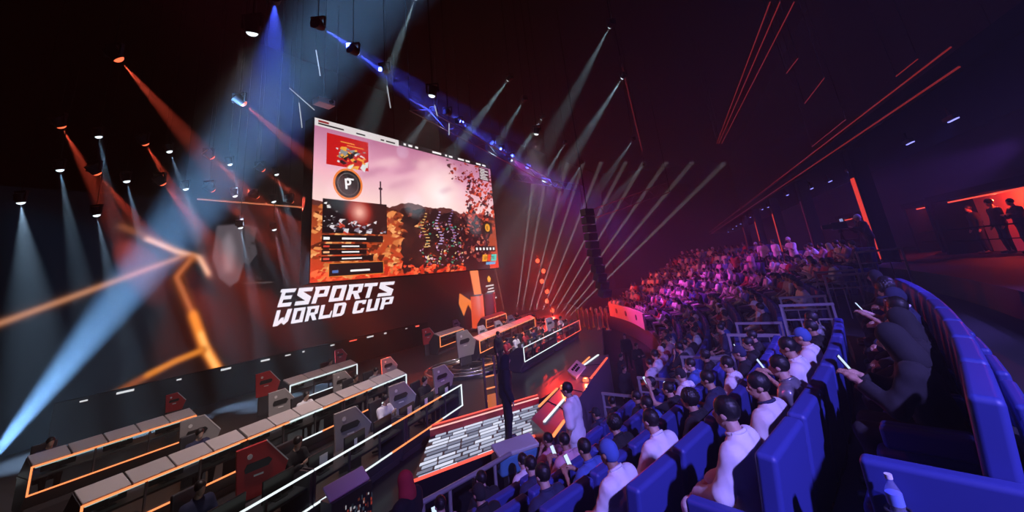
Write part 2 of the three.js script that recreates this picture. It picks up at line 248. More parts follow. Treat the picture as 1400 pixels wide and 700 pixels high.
// one desk section of length L whose front upper edge runs from local x = 0 to L; the players sit on its -z side
function desk(a, az, L, o) {
  const d = thing('gaming_desk', o.label, 'desk', a.clone().setY(STAGE), alongX(az), o.group);
  const n = Math.max(2, Math.round(L / 1.05)), p = L / n;
  if (o.hood) for (let i = 0, n = Math.round(L / 0.72), p = L / n; i < n; i++) mesh('hood_panel', rbox(p - 0.03, 0.05, 0.44, 0.015, (i + 0.5) * p, 1.1, -0.2, 0.36, 0, 0, 1), hoodM[(i * 7 + o.seed) % 3], d);
  if (o.hood) mesh('hood_frame', [box(L, 0.03, 0.42, L / 2, 1.06, -0.2, 0.36)], frameM, d);
  mesh('worktop', box(L, 0.04, 0.72, L / 2, 0.72, -0.42), frameM, d);
  for (let i = 0; i < n; i++) mesh('window_pane', box(p - 0.03, 0.5, 0.012, (i + 0.5) * p, 0.72, -0.02), glassM, d);
  for (let i = 0; i <= n; i++) mesh('mullion', box(0.03, 0.56, 0.05, Math.min(L - 0.02, Math.max(0.02, i * p)), 0.72, -0.03), frameM, d);
  mesh('skirt', prism([[0.0, 0.42], [-0.06, 0.42], [-0.3, 0.05], [-0.24, 0.05]], L).rotateY(-Math.PI / 2).translate(L / 2, 0, 0).rotateY(0), skirtM, d);
  mesh('plinth', box(L - 0.1, 0.12, 0.5, L / 2, 0.06, -0.42), frameM, d);
  for (const x of [0.03, L - 0.03]) mesh('side_panel', prism([[0, 0.42], [0, 1.0], ...(o.hood ? [[-0.42, 1.15]] : [[-0.3, 1.0]]), [-0.76, 0.74], [-0.76, 0.05], [-0.26, 0.05]], 0.04).rotateY(-Math.PI / 2).scale(1, 1, 1).translate(x, 0, 0), frameM, d);
  mesh('task_light', box(L * 0.94, 0.02, 0.05, L / 2, 0.95, -0.1), glow([0.8, 1, 0.92], 0.8), d);
  let x0 = 0;
  for (const [col, x1] of o.leds) {
    const w = (x1 - x0) * L, cx = (x0 + x1) / 2 * L;
    mesh('led_strip', box(w, 0.028, 0.03, cx, 1.0, 0.015), LED[col], d); mesh('led_strip', box(w, 0.028, 0.03, cx, 0.43, 0.02), LED[col], d); x0 = x1;
  }
  if (o.ends[0]) mesh('led_strip', box(0.03, 0.57, 0.03, 0.015, 0.715, 0.015), LED[o.leds[0][0]], d);
  if (o.ends[1]) mesh('led_strip', box(0.03, 0.57, 0.03, L - 0.015, 0.715, 0.015), LED[o.leds[o.leds.length - 1][0]], d);
  const th = alongX(az), X = V(Math.cos(th), 0, -Math.sin(th)), Z = V(Math.sin(th), 0, Math.cos(th));
  const W = (x, y, z) => a.clone().setY(STAGE + y).addScaledVector(X, x).addScaledVector(Z, z);
  for (let i = 0; i < n; i++) players.push({ pos: W((i + 0.5) * p, 0, -1.12), az: az + 90, desk: o, mon: W((i + 0.5) * p, 0.74, -0.33), th });
  return d;
}
function deskRow(pl, pr, parts, o) {
  const a = onY(...pl, DESK_Y), b = onY(...pr, DESK_Y), d = b.clone().sub(a), az = Math.atan2(d.x, -d.z) / D, L = d.length(), per = L / parts; d.normalize();
  for (let i = 0; i < parts; i++) {
    const lo = i / parts, hi = (i + 1) / parts, leds = []; let last = lo;
    for (const [col, end] of o.leds) { if (end > last && last < hi) { const e = Math.min(end, hi); leds.push([col, (e - lo) / (hi - lo)]); last = e; } }
    desk(a.clone().addScaledVector(d, i * per), az, per - 0.03, { hood: o.hood, leds, ends: [i === 0, i === parts - 1], label: o.labels ? o.labels[i] : o.label, short: o.short, group: o.group, seed: i + o.hood * 3 + Math.round(L), players: o.players });
  }
}
const hooded = 'grey hooded gaming desk with ';
deskRow([42, 639], [270, 567], 1, { short: 'orange-framed hooded desk', hood: 1, leds: [['orange', 1]], label: hooded + 'all-orange light frame below the emblem on the LED wall', players: 0.4 });
deskRow([396, 527], [489, 497], 1, { short: 'white-framed hooded desk', hood: 1, leds: [['white', 1]], label: hooded + 'all-white light frame under the white lettering', players: 0.4 });
deskRow([110, 693], [556, 511], 3, { short: 'long middle desk row', hood: 1, leds: [['orange', 0.46], ['white', 0.58], ['orange', 0.8], ['white', 1]], players: 0.55, labels: [hooded + 'orange light frame in the long middle row, outer end', hooded + 'mixed orange and white frame amid the middle row', hooded + 'orange then white frame, inner end of the middle row'] });
deskRow([180, 786], [631, 525], 3, { short: 'front glass desk row', hood: 0, leds: [['white', 0.6], ['orange', 0.86], ['white', 1]], players: 0.95, labels: ['open glass-fronted desk with white strips in the front row, outer end', 'open glass-fronted desk with white strips amid the front row', 'open glass-fronted desk with orange and white frame beside the striped LED floor'] });
deskRow([601, 460], [634, 449], 1, { short: 'short far orange desk', hood: 1, leds: [['orange', 1]], label: hooded + 'short orange light frame beside the dark red fin', players: 0.4 });
deskRow([655, 466], [731, 434], 2, { short: 'double orange far desk', hood: 1, leds: [['orange', 1]], players: 0.4, labels: [hooded + 'orange light frame behind the black circular floor, near half', hooded + 'orange light frame behind the black circular floor, far half'] });
deskRow([715, 475], [792, 437], 2, { short: 'glass desk below the fan beams', hood: 0, leds: [['white', 0.6], ['red', 1]], players: 0.7, labels: ['open glass-fronted desk with white frame below the fan of beams', 'open glass-fronted desk with red strips below the fan of beams'] });
deskRow([664, 437], [692, 428], 1, { short: 'dim desk by the black banner', hood: 1, leds: [['orange', 1]], label: hooded + 'a dim front at the foot of the black banner', players: 0 });

// fins: upright dividers with a slot, standing behind the players
function fin(px, py, y, s, m, label, az = 44, tilt = 0) {
  const p = onY(px, py, STAGE + y), o = thing('fin_divider', label, 'divider', p.setY(STAGE), alongX(az + tilt), 'slotted fins behind the desks'); finSpots.push(p);
  const b = y - 0.42 * s;
  mesh('panel', prism([[-0.38 * s, b], [-0.43 * s, b + 0.85 * s], [0.05 * s, b + 0.88 * s], [0.44 * s, b + 0.42 * s], [0.3 * s, b]], 0.08, 0.012), m, o);
  mesh('slot', prism([[-0.3 * s, b + 0.5 * s], [-0.26 * s, b + 0.58 * s], [0.1 * s, b + 0.6 * s], [0.16 * s, b + 0.54 * s], [0.1 * s, b + 0.46 * s], [-0.28 * s, b + 0.44 * s]], 0.11), slotM, o);
  mesh('edge_trim', sqbar(V(0.06 * s, b + 0.885 * s, 0), V(0.445 * s, b + 0.425 * s, 0), 0.1, 0.02), paleM, o);
  mesh('badge', [cyl(0.045 * s, 0.045 * s, 0.1, -0.22 * s, b + 0.7 * s, 0, 10, Math.PI / 2), box(0.16 * s, 0.03, 0.1, -0.06 * s, b + 0.36 * s, 0)], paleM, o);
  mesh('foot', box(0.5 * s, Math.max(0.06, b + 0.03), 0.07, -0.05 * s, Math.max(0.03, b / 2), -0.005), frameM, o);
  return o;
}
for (const [x, y, s, m, l, fy = 1.05] of [
  [240, 549, 0.62, finRed, 'small red slotted fin behind the all-orange hooded desk'], [366, 524, 0.95, finRed, 'tall bright red slotted fin at the end of the all-white desk'], [466, 486, 0.68, finRed, 'red slotted fin behind the all-white hooded desk'],
  [273, 594, 0.95, finGrey, 'grey slotted fin where the orange strip of the middle row turns white'], [386, 552, 0.9, finGrey, 'rounded grey slotted fin below the tall red fin'], [469, 523, 0.82, finGrey, 'grey slotted fin in front of the all-white hooded desk'], [532, 501, 0.78, finGrey, 'dark grey slotted fin at the inner end of the middle row'],
  [358, 640, 1.0, finRed, 'large red and grey slotted fin behind the front row'], [482, 586, 1.05, finGrey, 'large grey slotted fin amid the front row', 0.85], [550, 545, 0.95, finGrey, 'pinkish grey slotted fin behind players of the front row'], [606, 517, 0.95, finGrey, 'grey slotted fin at the inner end of the front row', 0.85],
  [586, 459, 1.0, finRed, 'dark red slotted fin beside the short orange desk'], [637, 469, 1.35, finGrey, 'broad rounded grey fin facing the black circular floor'], [624, 443, 0.7, finGrey, 'small grey fin with a red edge behind the short orange desk'],
  [660, 454, 0.85, finPale, 'grey fin behind the double orange desk, first of three'], [682, 446, 0.8, finPale, 'grey fin behind the double orange desk, middle of three'], [699, 438, 0.8, finPale, 'grey fin behind the double orange desk, last of three'],
  [723, 461, 0.85, finPale, 'pale grey fin behind the open desk below the fan beams, first of three', 0.65], [740, 455, 0.85, finPale, 'pale grey fin behind the open desk below the fan beams, middle of three', 0.7], [752, 443, 0.85, finPale, 'pale grey fin behind the open desk below the fan beams, last of three'],
]) fin(x, y, fy, s, m, l);

// ---------------------------------------------------------------- striped LED floor, catwalk and other stage pieces
function slab(pts, y, t) {      // a flat piece whose outline is a list of points
  const s = new THREE.Shape(); pts.forEach((p, i) => i ? s.lineTo(p.x, -p.z) : s.moveTo(p.x, -p.z));
  return new THREE.ExtrudeGeometry(s, { depth: t, bevelEnabled: false }).rotateX(-Math.PI / 2).translate(0, y - t, 0);
}
const quad = (A, B, C, E, u, v) => A.clone().lerp(B, u).lerp(E.clone().lerp(C, u), v);     // A,B along u; E,C on the v = 1 side
{
  const c = [[588, 596], [737, 551], [742, 592], [560, 660]].map((q) => onY(...q, LEDF));
  const o = thing('led_floor', 'low stage floor of white glowing LED stripes with a red rim', 'LED floor', V(0, 0, 0));
  mesh('deck', slab(c, LEDF - 0.02, LEDF - 0.02), blackGloss, o);
  const tileM = [glow([0.78, 0.82, 1], 0.95), glow([0.7, 0.76, 1], 0.65), glow([0.62, 0.68, 0.95], 0.3)];
  const rows = 11;
  for (let j = 0; j < rows; j++) for (let u = rr(0, 0.05); u < 0.97;) {
    const u0 = u, u1 = Math.min(1, u + rr(0.07, 0.17)), v0 = (j + 0.2) / rows, v1 = (j + rr(0.55, 0.68)) / rows; u = u1 + rr(0.006, 0.02);
    mesh('led_tile', slab([quad(...c, u0, v0), quad(...c, u1, v0), quad(...c, u1, v1), quad(...c, u0, v1)], LEDF, 0.02), tileM[Math.floor(rnd() * 2.8)], o);
  }
  const rimA = c[0].clone(), rimB = c[1].clone(), back = rimA.clone().sub(c[3]).setY(0).normalize();
  mesh('rim', slab([rimA, rimB, rimB.clone().addScaledVector(back, 0.32), rimA.clone().addScaledVector(back, 0.32)], LEDF + 0.12, 0.3), M([0.35, 0.02, 0.02], 0.4), o);
  for (const k of [0.02, 0.3]) mesh('led_strip', sqbar(rimA.clone().addScaledVector(back, k).setY(LEDF + 0.13), rimB.clone().addScaledVector(back, k).setY(LEDF + 0.13), 0.03), k > 0.1 ? LED.red : glow([1, 0.5, 0.45], 1.2), o);
  mesh('led_strip', sqbar(c[3].clone().setY(LEDF + 0.01), c[2].clone().setY(LEDF + 0.01), 0.04), LED.red, o);
}
{
  const y = EYE - 3.2, q = (x, z) => onY(x, z, y);
  const c = [q(726, 572), q(806, 488), q(832, 484), q(754, 600)], o = thing('catwalk', 'purple-grey entrance catwalk edged with orange light strips', 'catwalk', V(0, 0, 0));
  mesh('deck', slab(c, y, y), M([0.12, 0.09, 0.12], 0.35), o);
  for (const [a, b, m, w] of [[[737, 556], [762, 531], LED.orange, 0.05], [[786, 507], [806, 488], LED.orange, 0.05], [[744, 577], [771, 546], LED.white, 0.05], [[793, 503], [818, 485], LED.white, 0.06], [[756, 597], [772, 575], LED.orange, 0.06], [[808, 517], [830, 489], LED.red, 0.06]])
    mesh('led_strip', sqbar(q(...a).setY(y + 0.01), q(...b).setY(y + 0.01), w, 0.03), m, o);
  for (let i = 1; i < 5; i++) mesh('seam', sqbar(c[0].clone().lerp(c[1], i / 5).setY(y + 0.002), c[3].clone().lerp(c[2], i / 5).setY(y + 0.002), 0.025, 0.012), black, o);
  const lamps = [[770, 531], [801, 521]];
  for (const [x, z] of lamps) { const p = q(x, z).setY(y + 0.05); mesh('red_lamp', cyl(0.07, 0.09, 0.08, p.x, p.y, p.z), glow([1, 0.15, 0.05], 6), o); const l = new THREE.PointLight(new THREE.Color().setRGB(1, 0.1, 0.03), 2.5 / EXPO); l.castShadow = true; l.position.set(p.x, p.y + 0.08, p.z); o.add(l); }
  // white sign panel lying on the catwalk
  const sg = thing('sign_panel', 'white sign panel with black angular lettering on the catwalk', 'sign', V(0, 0, 0));
  const s4 = [[776, 509], [789, 494], [801, 503], [788, 519]].map((p) => q(...p));
  mesh('panel', slab(s4, y + 0.06, 0.05), M([0.7, 0.68, 0.68], 0.5), sg);
  for (const [u0, u1, v0, v1] of [[0.2, 0.8, 0.2, 0.42], [0.3, 0.7, 0.52, 0.72]]) for (let i = 0; i < 4; i++) { const a = u0 + (u1 - u0) * i / 4, b = a + (u1 - u0) / 5; mesh('lettering', slab([quad(...s4, a, v0), quad(...s4, b, v0), quad(...s4, b, v1), quad(...s4, a, v1)], y + 0.066, 0.008), black, sg); }
}
{ // white equipment case in front of the LED floor
  const a = onY(672, 608, LEDF + 0.45), b = onY(722, 592, LEDF + 0.45), d = b.clone().sub(a), az = Math.atan2(d.x, -d.z) / D, L = d.length();
  const o = thing('white_counter', 'white counter with blue front standing before the striped LED floor', 'counter', a.clone().setY(LEDF - 0.6), alongX(az));
  mesh('body', rbox(L, 0.34, 0.34, 0.06, L / 2, 0.8, 0.2, 0.1), M([0.08, 0.25, 0.42], 0.4), o);
  mesh('top', rbox(L + 0.05, 0.08, 0.4, 0.03, L / 2, 1.0, 0.2, 0.2), M([0.5, 0.55, 0.5], 0.4), o);
  for (const x of [L + 0.02, -0.02]) mesh('end_cap', cyl(0.14, 0.14, 0.05, x, 0.86, 0.2, 18, 0, 0, Math.PI / 2), slotM, o);
  mesh('plinth', box(L - 0.3, 0.66, 0.2, L / 2, 0.33, 0.2), frameM, o);
}
{ // low pink-topped display bench before the front row
  const a = onY(449, 672, STAGE + 1.0), b = onY(503, 641, STAGE + 1.0), d = b.clone().sub(a), L = d.length(), az = Math.atan2(d.x, -d.z) / D;
  const o = thing('display_bench', 'bench with sloping pink top and lit picture panels before the front desks', 'display', a.clone().setY(STAGE - 0.12), alongX(az));
  mesh('top', rbox(L, 0.05, 0.28, 0.02, L / 2, 1.06, -0.06, 0.7), M([0.7, 0.5, 0.62], 0.4), o);
  const pic = canvasTexture(256, 96, (c, w, h) => { c.fillStyle = '#0c0a0e'; c.fillRect(0, 0, w, h); for (let i = 0; i < 90; i++) { c.fillStyle = pick(['#5a2a20', '#8a4a3a', '#c8c4cc', '#3a4a5a', '#a83a28', '#1c2428']); c.fillRect(rr(0, w), rr(20, h), rr(3, 18), rr(3, 14)); } });
  const pm = M([0.02, 0.02, 0.02], 0.3); pm.emissive.setRGB(1, 1, 1); pm.emissiveMap = pic; pm.emissiveIntensity = 0.6 / EXPO;
  mesh('picture_screen', new THREE.PlaneGeometry(L, 0.6).translate(L / 2, 0.66, 0.11), pm, o);
  mesh('body', box(L, 0.92, 0.3, L / 2, 0.5, -0.06), frameM, o);
}
{ // glowing cylinder columns at the foot of the orange wall column
  for (const [x, y, m, l] of [[653, 421, glow([1, 0.1, 0.03], 0.8), 'glowing orange-red cylinder at the foot of the LED wall'], [670, 421, M([0.1, 0.01, 0.02], 0.25), 'dark glossy red cylinder beside the glowing one']]) {
    const p = onPlane(x, y, wall0.clone().addScaledVector(wallN, 1.6), wallN), o = thing('stage_cylinder', l, 'column', V(p.x, STAGE, p.z));
    mesh('drum', cyl(0.5, 0.55, 2.5, 0, 1.45, 0, 28), m, o); mesh('base', cyl(0.65, 0.7, 0.25, 0, 0.12, 0, 28), frameM, o); mesh('cap', cyl(0.52, 0.5, 0.1, 0, 2.73, 0, 28), frameM, o);
  }
}
{ // black circular floor with metal rings between the desk groups
  const p = onY(640, 500, STAGE + 0.1), o = thing('ring_platform', 'round black glossy floor with metal ring lines between the desk groups', 'platform', V(p.x, STAGE, p.z));
  mesh('disc', cyl(2.1, 2.2, 0.1, 0, 0.05, 0, 48), M([0.02, 0.02, 0.022], 0.12), o);
  for (const r of [0.8, 1.4, 2.0]) mesh('ring', put(new THREE.TorusGeometry(r, 0.03, 8, 60), 0, 0.11, 0, Math.PI / 2), M([0.5, 0.5, 0.52], 0.25, { metalness: 0.9 }), o);
  for (let i = 0; i < 10; i++) mesh('spoke', box(1.9, 0.02, 0.03, 1.05, 0.105, 0).rotateY(i * 36 * D), darkSteel, o);
}
{ // orange-lit rack on the stage beside the woman
  const p = onY(680, 560, LEDF + 0.3), o = thing('light_tower', 'small black rack with glowing orange bars beside the woman in black', 'light', V(p.x - 0.25, LEDF - 0.6, p.z - 1.2), alongX(60));
  mesh('frame', [box(0.05, 1.9, 0.05, -0.16, 0.95, 0), box(0.05, 1.9, 0.05, 0.16, 0.95, 0)], frameM, o);
  for (let i = 0; i < 5; i++) mesh('light_bar', box(0.3, 0.03, 0.04, 0, 0.5 + i * 0.3, 0), glow([1, 0.3, 0.1], 1.0), o);
  mesh('light_panel', box(0.24, 0.5, 0.04, 0, 0.7, 0.03), glow([1, 0.25, 0.06], 0.5), o);
}
{ // gold trophy table far behind the catwalk
  const gold = M([0.8, 0.5, 0.12], 0.25, { metalness: 0.9 });
  for (let i = 0; i < 7; i++) { const p = onY(792 + i * 6.5, 446 - (i % 2) * 3, STAGE + 0.2), o = thing('gold_post', 'slim gold post in the row beyond the catwalk', 'post', V(p.x, STAGE - 0.05, p.z), 0, 'gold posts beyond the catwalk');
    mesh('shaft', put(new THREE.LatheGeometry([[0.12, 0], [0.1, 0.1], [0.05, 0.2], [0.04, 0.7], [0.09, 0.9], [0.06, 1.1], [0.1, 1.35], [0.0, 1.42]].map((q) => new THREE.Vector2(...q)), 12)), gold, o); mesh('foot', cyl(0.18, 0.2, 0.06, 0, 0.03, 0, 14), frameM, o); }
}

{ // ticker sign along the foot of the LED wall
  const P = wall0.clone().addScaledVector(wallN, 0.9), a = onPlane(60, 632, P, wallN), b = onPlane(585, 478, P, wallN), o = thing('ticker_sign', 'low black ticker sign with white glyph blocks along the foot of the LED wall', 'sign', a.clone().setY(STAGE), alongX(32.8));
  const L = a.clone().setY(0).distanceTo(b.clone().setY(0)); mesh('cabinet', box(L, 1.42, 0.2, L / 2, 0.71, 0), black, o); const tm = glow([0.9, 0.9, 0.95], 0.8);
  for (let x = 0.6; x < L - 1; x += rr(0.5, 1.6)) { const w = rr(0.1, 0.5); mesh('glyph_light', box(w, rr(0.04, 0.1), 0.02, x + w / 2, 1.3, 0.11), rnd() < 0.15 ? LED.red : tm, o); x += w; }
}

// ---------------------------------------------------------------- people: distance fields meshed as closed surfaces
function netMesh(f, lo, hi, c) {
  const nx = Math.ceil((hi.x - lo.x) / c) + 1, ny = Math.ceil((hi.y - lo.y) / c) + 1, nz = Math.ceil((hi.z - lo.z) / c) + 1, N = nx * ny * nz;
  const val = new Float32Array(N), id = new Int32Array(N).fill(-1), pos = [], idx = [];
  for (let k = 0, n = 0; k < nz; k++) for (let j = 0; j < ny; j++) for (let i = 0; i < nx; i++, n++) val[n] = f(lo.x + i * c, lo.y + j * c, lo.z + k * c);
  const at = (i, j, k) => i + nx * (j + ny * k), E = [[0, 1], [0, 2], [0, 4], [1, 3], [1, 5], [2, 3], [2, 6], [3, 7], [4, 5], [4, 6], [5, 7], [6, 7]];
  const off = [0, 1, nx, nx + 1, nx * ny, nx * ny + 1, nx * ny + nx, nx * ny + nx + 1];
  for (let k = 0; k < nz - 1; k++) for (let j = 0; j < ny - 1; j++) for (let i = 0; i < nx - 1; i++) {
    const b = at(i, j, k); let m = 0; for (let q = 0; q < 8; q++) if (val[b + off[q]] < 0) m |= 1 << q;
    if (m === 0 || m === 255) continue;
    let x = 0, y = 0, z = 0, n = 0;
    for (const [p, q] of E) if (((m >> p) & 1) !== ((m >> q) & 1)) { const a = val[b + off[p]], e = val[b + off[q]], t = a / (a - e); x += (p & 1) + t * ((q & 1) - (p & 1)); y += ((p >> 1) & 1) + t * (((q >> 1) & 1) - ((p >> 1) & 1)); z += (p >> 2) + t * ((q >> 2) - (p >> 2)); n++; }
    id[b] = pos.length / 3; pos.push(lo.x + (i + x / n) * c, lo.y + (j + y / n) * c, lo.z + (k + z / n) * c);
  }
  const quadf = (a, b, d, e, flip) => { if (a < 0 || b < 0 || d < 0 || e < 0) return; flip ? idx.push(a, e, d, a, d, b) : idx.push(a, b, d, a, d, e); };
  for (let k = 1; k < nz - 1; k++) for (let j = 1; j < ny - 1; j++) for (let i = 1; i < nx - 1; i++) {
    const a = val[at(i, j, k)] < 0;
    if (a !== val[at(i + 1, j, k)] < 0) quadf(id[at(i, j, k)], id[at(i, j - 1, k)], id[at(i, j - 1, k - 1)], id[at(i, j, k - 1)], a);
    if (a !== val[at(i, j + 1, k)] < 0) quadf(id[at(i, j, k)], id[at(i, j, k - 1)], id[at(i - 1, j, k - 1)], id[at(i - 1, j, k)], a);
    if (a !== val[at(i, j, k + 1)] < 0) quadf(id[at(i, j, k)], id[at(i - 1, j, k)], id[at(i - 1, j - 1, k)], id[at(i, j - 1, k)], a);
  }
  const g = new THREE.BufferGeometry(); g.setAttribute('position', new THREE.Float32BufferAttribute(pos, 3)); g.setIndex(idx);
  g.computeVertexNormals();
  g.setAttribute('uv', new THREE.Float32BufferAttribute(new Float32Array(pos.length / 3 * 2), 2)); return g;
}
const smin = (a, b, k) => { const h = Math.max(k - Math.abs(a - b), 0) / k; return Math.min(a, b) - h * h * k * 0.25; };
function cone(a, b, r1, r2) {            // a tapered capsule
  const dx = b.x - a.x, dy = b.y - a.y, dz = b.z - a.z, L = dx * dx + dy * dy + dz * dz || 1e-9;
  return (x, y, z) => { const px = x - a.x, py = y - a.y, pz = z - a.z, t = Math.min(1, Math.max(0, (px * dx + py * dy + pz * dz) / L)); return Math.hypot(px - dx * t, py - dy * t, pz - dz * t) - (r1 + (r2 - r1) * t); };
}
const union = (fs, k) => (x, y, z) => { let d = fs[0](x, y, z); for (let i = 1; i < fs.length; i++) d = smin(d, fs[i](x, y, z), k); return d; };
function bounds(pts, pad) { const b = new THREE.Box3().setFromPoints(pts); b.expandByScalar(pad); return b; }
// builds the geometries of a figure that faces +z with its feet at y = 0; seat height 0.44
function figure(o) {
  const near = o.near, lean = o.lean ?? 0, sit = o.sit, J = {};
  const up = V(0, Math.cos(lean), Math.sin(lean));
  J.P = sit ? V(0, 0.55, -0.02) : V(0, 0.95, 0);
  const along = (d) => J.P.clone().addScaledVector(up, d);
  J.W = along(0.16); J.C = along(0.33); J.N = along(0.5);
  const neck = J.N.clone().add(V(0, 0.055, 0.02 + Math.sin(lean) * 0.06));
  J.H = neck.clone().add(V(0, 0.115, 0.03));
  const side = (s) => {
    const sh = along(0.45).add(V(s * 0.19, 0, 0)); let el, wr, pn;
    const a = o.arms?.[s > 0 ? 1 : 0] ?? 'lap';
    const off = { lap: [[0.07, -0.25, 0.1], [-0.06, -0.36, 0.34]], down: [[0.05, -0.28, -0.02], [0.06, -0.52, 0.06]], cross: [[0.08, -0.24, 0.1], [-0.22, -0.19, 0.24]], phone: [[0.06, -0.24, 0.14], [-0.1, -0.1, 0.36]], chin: [[0.05, -0.2, 0.2], [-0.12, 0.06, 0.2]], up: [[0.1, 0.06, 0.2], [0.06, 0.3, 0.26]], rest: [[0.1, -0.24, 0.06], [0.08, -0.32, 0.3]], clap: [[0.07, -0.22, 0.14], [-0.13, -0.08, 0.32]] }[a];
    el = sh.clone().add(V(s * off[0][0], off[0][1], off[0][2])); wr = sh.clone().add(V(s * off[1][0], off[1][1], off[1][2]));
    const hip = J.P.clone().add(V(s * 0.09, -0.02, 0)); let kn, an, toe;
    if (sit) { kn = V(s * (o.knees ?? 0.13), 0.52, 0.44); an = V(s * 0.12, 0.09, 0.42); toe = an.clone().add(V(s * 0.02, -0.05, 0.16)); }
    else { kn = V(s * 0.1, 0.5, 0.02 + (o.step ?? 0) * s); an = V(s * 0.11, 0.08, -0.02 + (o.step ?? 0) * s * 1.5); toe = an.clone().add(V(s * 0.03, -0.04, 0.17)); }
    return { s, sh, el, wr, hip, kn, an, toe };
  };
  const S = [side(-1), side(1)], fat = o.fat ?? 1, x = (v, dx) => v.clone().add(V(dx, 0, 0));
  const torso = (g) => [cone(x(J.P, -0.07), x(J.P, 0.07), 0.118 * fat + g, 0.118 * fat + g), cone(x(J.W, -0.05 * fat), x(J.W, 0.05 * fat), 0.11 * fat + g, 0.11 * fat + g), cone(x(J.C, -0.095), x(J.C, 0.095), 0.11 + g, 0.11 + g), cone(x(along(0.435), -0.155), x(along(0.435), 0.155), 0.068 + g, 0.068 + g), cone(J.P, J.C, 0.11 * fat + g, 0.11 + g)];
  const sleeve = (q, g, full) => full ? [cone(q.sh, q.el, 0.056 + g, 0.046 + g), cone(q.el, q.wr, 0.044 + g, 0.036 + g)] : [cone(q.sh, q.sh.clone().lerp(q.el, 0.85), 0.058 + g, 0.056 + g)];
  const legs = (q, g, end = 1) => [cone(q.hip, q.kn, 0.086 + g, 0.06 + g), cone(q.kn, q.kn.clone().lerp(q.an, end), 0.058 + g, (0.05 - 0.012 * (end === 1 ? 1 : 0)) + g)];
  const all = [J.P, J.C, J.H, ...S.flatMap((q) => [q.sh, q.el, q.wr, q.hip, q.kn, q.an, q.toe])];
  const cb = near ? 0.026 : 0.046, out = {};
  // skin: neck, arms, legs, feet and torso in one field; head and hands on finer grids
  const skin = union([...torso(0), cone(J.N, neck.clone().add(V(0, 0.06, 0.01)), 0.064, 0.056), ...S.flatMap((q) => [...sleeve(q, -0.008, true), ...legs(q, -0.008), cone(q.an, q.toe, 0.042, 0.034)])], 0.035);
  const bb = bounds(all, 0.16), parts = [];
  // head
  const hq = new THREE.Quaternion().setFromEuler(new THREE.Euler(o.nod ?? 0.1, o.yaw ?? 0, o.roll ?? 0, 'YXZ')).invert(), hv = V(0, 0, 0), HS = 1.07;
  const local = (px, py, pz) => hv.set(px - J.H.x, py - J.H.y, pz - J.H.z).applyQuaternion(hq).multiplyScalar(HS);
  const ell = (p, cx, cy, cz, rx, ry, rz) => { const a = (p.x - cx) / rx, b = (p.y - cy) / ry, c = (p.z - cz) / rz, m = Math.hypot(a, b, c); return (m - 1) * Math.min(rx, ry, rz); };
  const headF = (px, py, pz) => { const p = local(px, py, pz).clone();
    let d = smin(ell(p, 0, 0.025, -0.012, 0.077, 0.095, 0.097), ell(p, 0, -0.055, 0.03, 0.052, 0.06, 0.058), 0.03);
    if (near) { d = smin(d, ell(p, 0, -0.015, 0.1, 0.014, 0.03, 0.02), 0.015); d = smin(d, ell(p, 0, -0.062, 0.085, 0.026, 0.01, 0.012), 0.01); const ax = Math.abs(p.x);
      d = smin(d, Math.hypot((ax - 0.08) / 0.5, p.y + 0.005, p.z + 0.005) * 0.5 - 0.014, 0.006); d = Math.max(d, 0.011 - Math.hypot(ax - 0.033, p.y - 0.012, p.z - 0.1)); d = smin(d, Math.hypot(ax - 0.033, p.y - 0.01, p.z - 0.078) - 0.013, 0.003); }
    return d; };
  const hb = bounds([J.H], 0.17);
  const headGeo = netMesh((a, b, c) => Math.min(headF(a, b, c), near ? cone(J.N, J.H, 0.058, 0.05)(a, b, c) : 9), hb.min, hb.max, near ? 0.011 : 0.026);
  parts.push(netMesh(skin, bb.min, bb.max, cb), headGeo);
  // hands
  for (const q of S) {
    const d = q.wr.clone().sub(q.el).normalize(), across = V(0, 1, 0).cross(d).normalize(), n = d.clone().cross(across);
    const P = (u, v, w) => q.wr.clone().addScaledVector(across, u).addScaledVector(d, v).addScaledVector(n, w);
    if (!near) { parts.push(netMesh(cone(P(0, 0.02, 0), P(0, 0.12, 0.02), 0.04, 0.03), ...(() => { const b = bounds([P(0, 0.02, 0), P(0, 0.12, 0.02)], 0.07); return [b.min, b.max]; })(), 0.03)); continue; }
    const fs = [cone(P(-0.02, 0.03, 0), P(0.02, 0.03, 0), 0.022, 0.022), cone(P(-0.022, 0.075, 0), P(0.022, 0.075, 0), 0.019, 0.019), cone(P(0, -0.03, 0), P(0, 0.04, 0), 0.028, 0.024)];
    const hand = union(fs, 0.025), fing = [];
    for (let i = 0; i < 4; i++) { const u = -0.032 + i * 0.0213, L = [0.062, 0.074, 0.078, 0.068][q.s > 0 ? i : 3 - i], b = P(u, 0.085, 0), m = P(u * 1.08, 0.085 + L * 0.55, -0.014), e = P(u * 1.08, 0.085 + L * 0.8, -0.042); fing.push(cone(b, m, 0.0095, 0.0088), cone(m, e, 0.0088, 0.0075)); }
    const t0 = P(-q.s * 0.025, 0.03, -0.005), t1 = P(-q.s * 0.055, 0.07, -0.015), t2 = P(-q.s * 0.05, 0.1, -0.028); fing.push(cone(t0, t1, 0.013, 0.011), cone(t1, t2, 0.011, 0.008));
    const b = bounds([P(-0.06, -0.05, -0.06), P(0.06, 0.18, 0.04), P(0.06, -0.05, 0.04), P(-0.06, 0.18, -0.06)], 0.03);
    parts.push(netMesh((a, bb2, c) => { let r = hand(a, bb2, c); for (const h of fing) r = smin(r, h(a, bb2, c), 0.004); return r; }, b.min, b.max, 0.008));
  }
  out.body = mergeGeometries(parts);
  const wrinkle = (a, b, c) => near ? 0.0045 * Math.sin(a * 34 + b * 19 + 2 * Math.sin(c * 17)) * Math.sin(b * 29 - c * 23 + 1.5 * Math.sin(a * 13)) : 0;
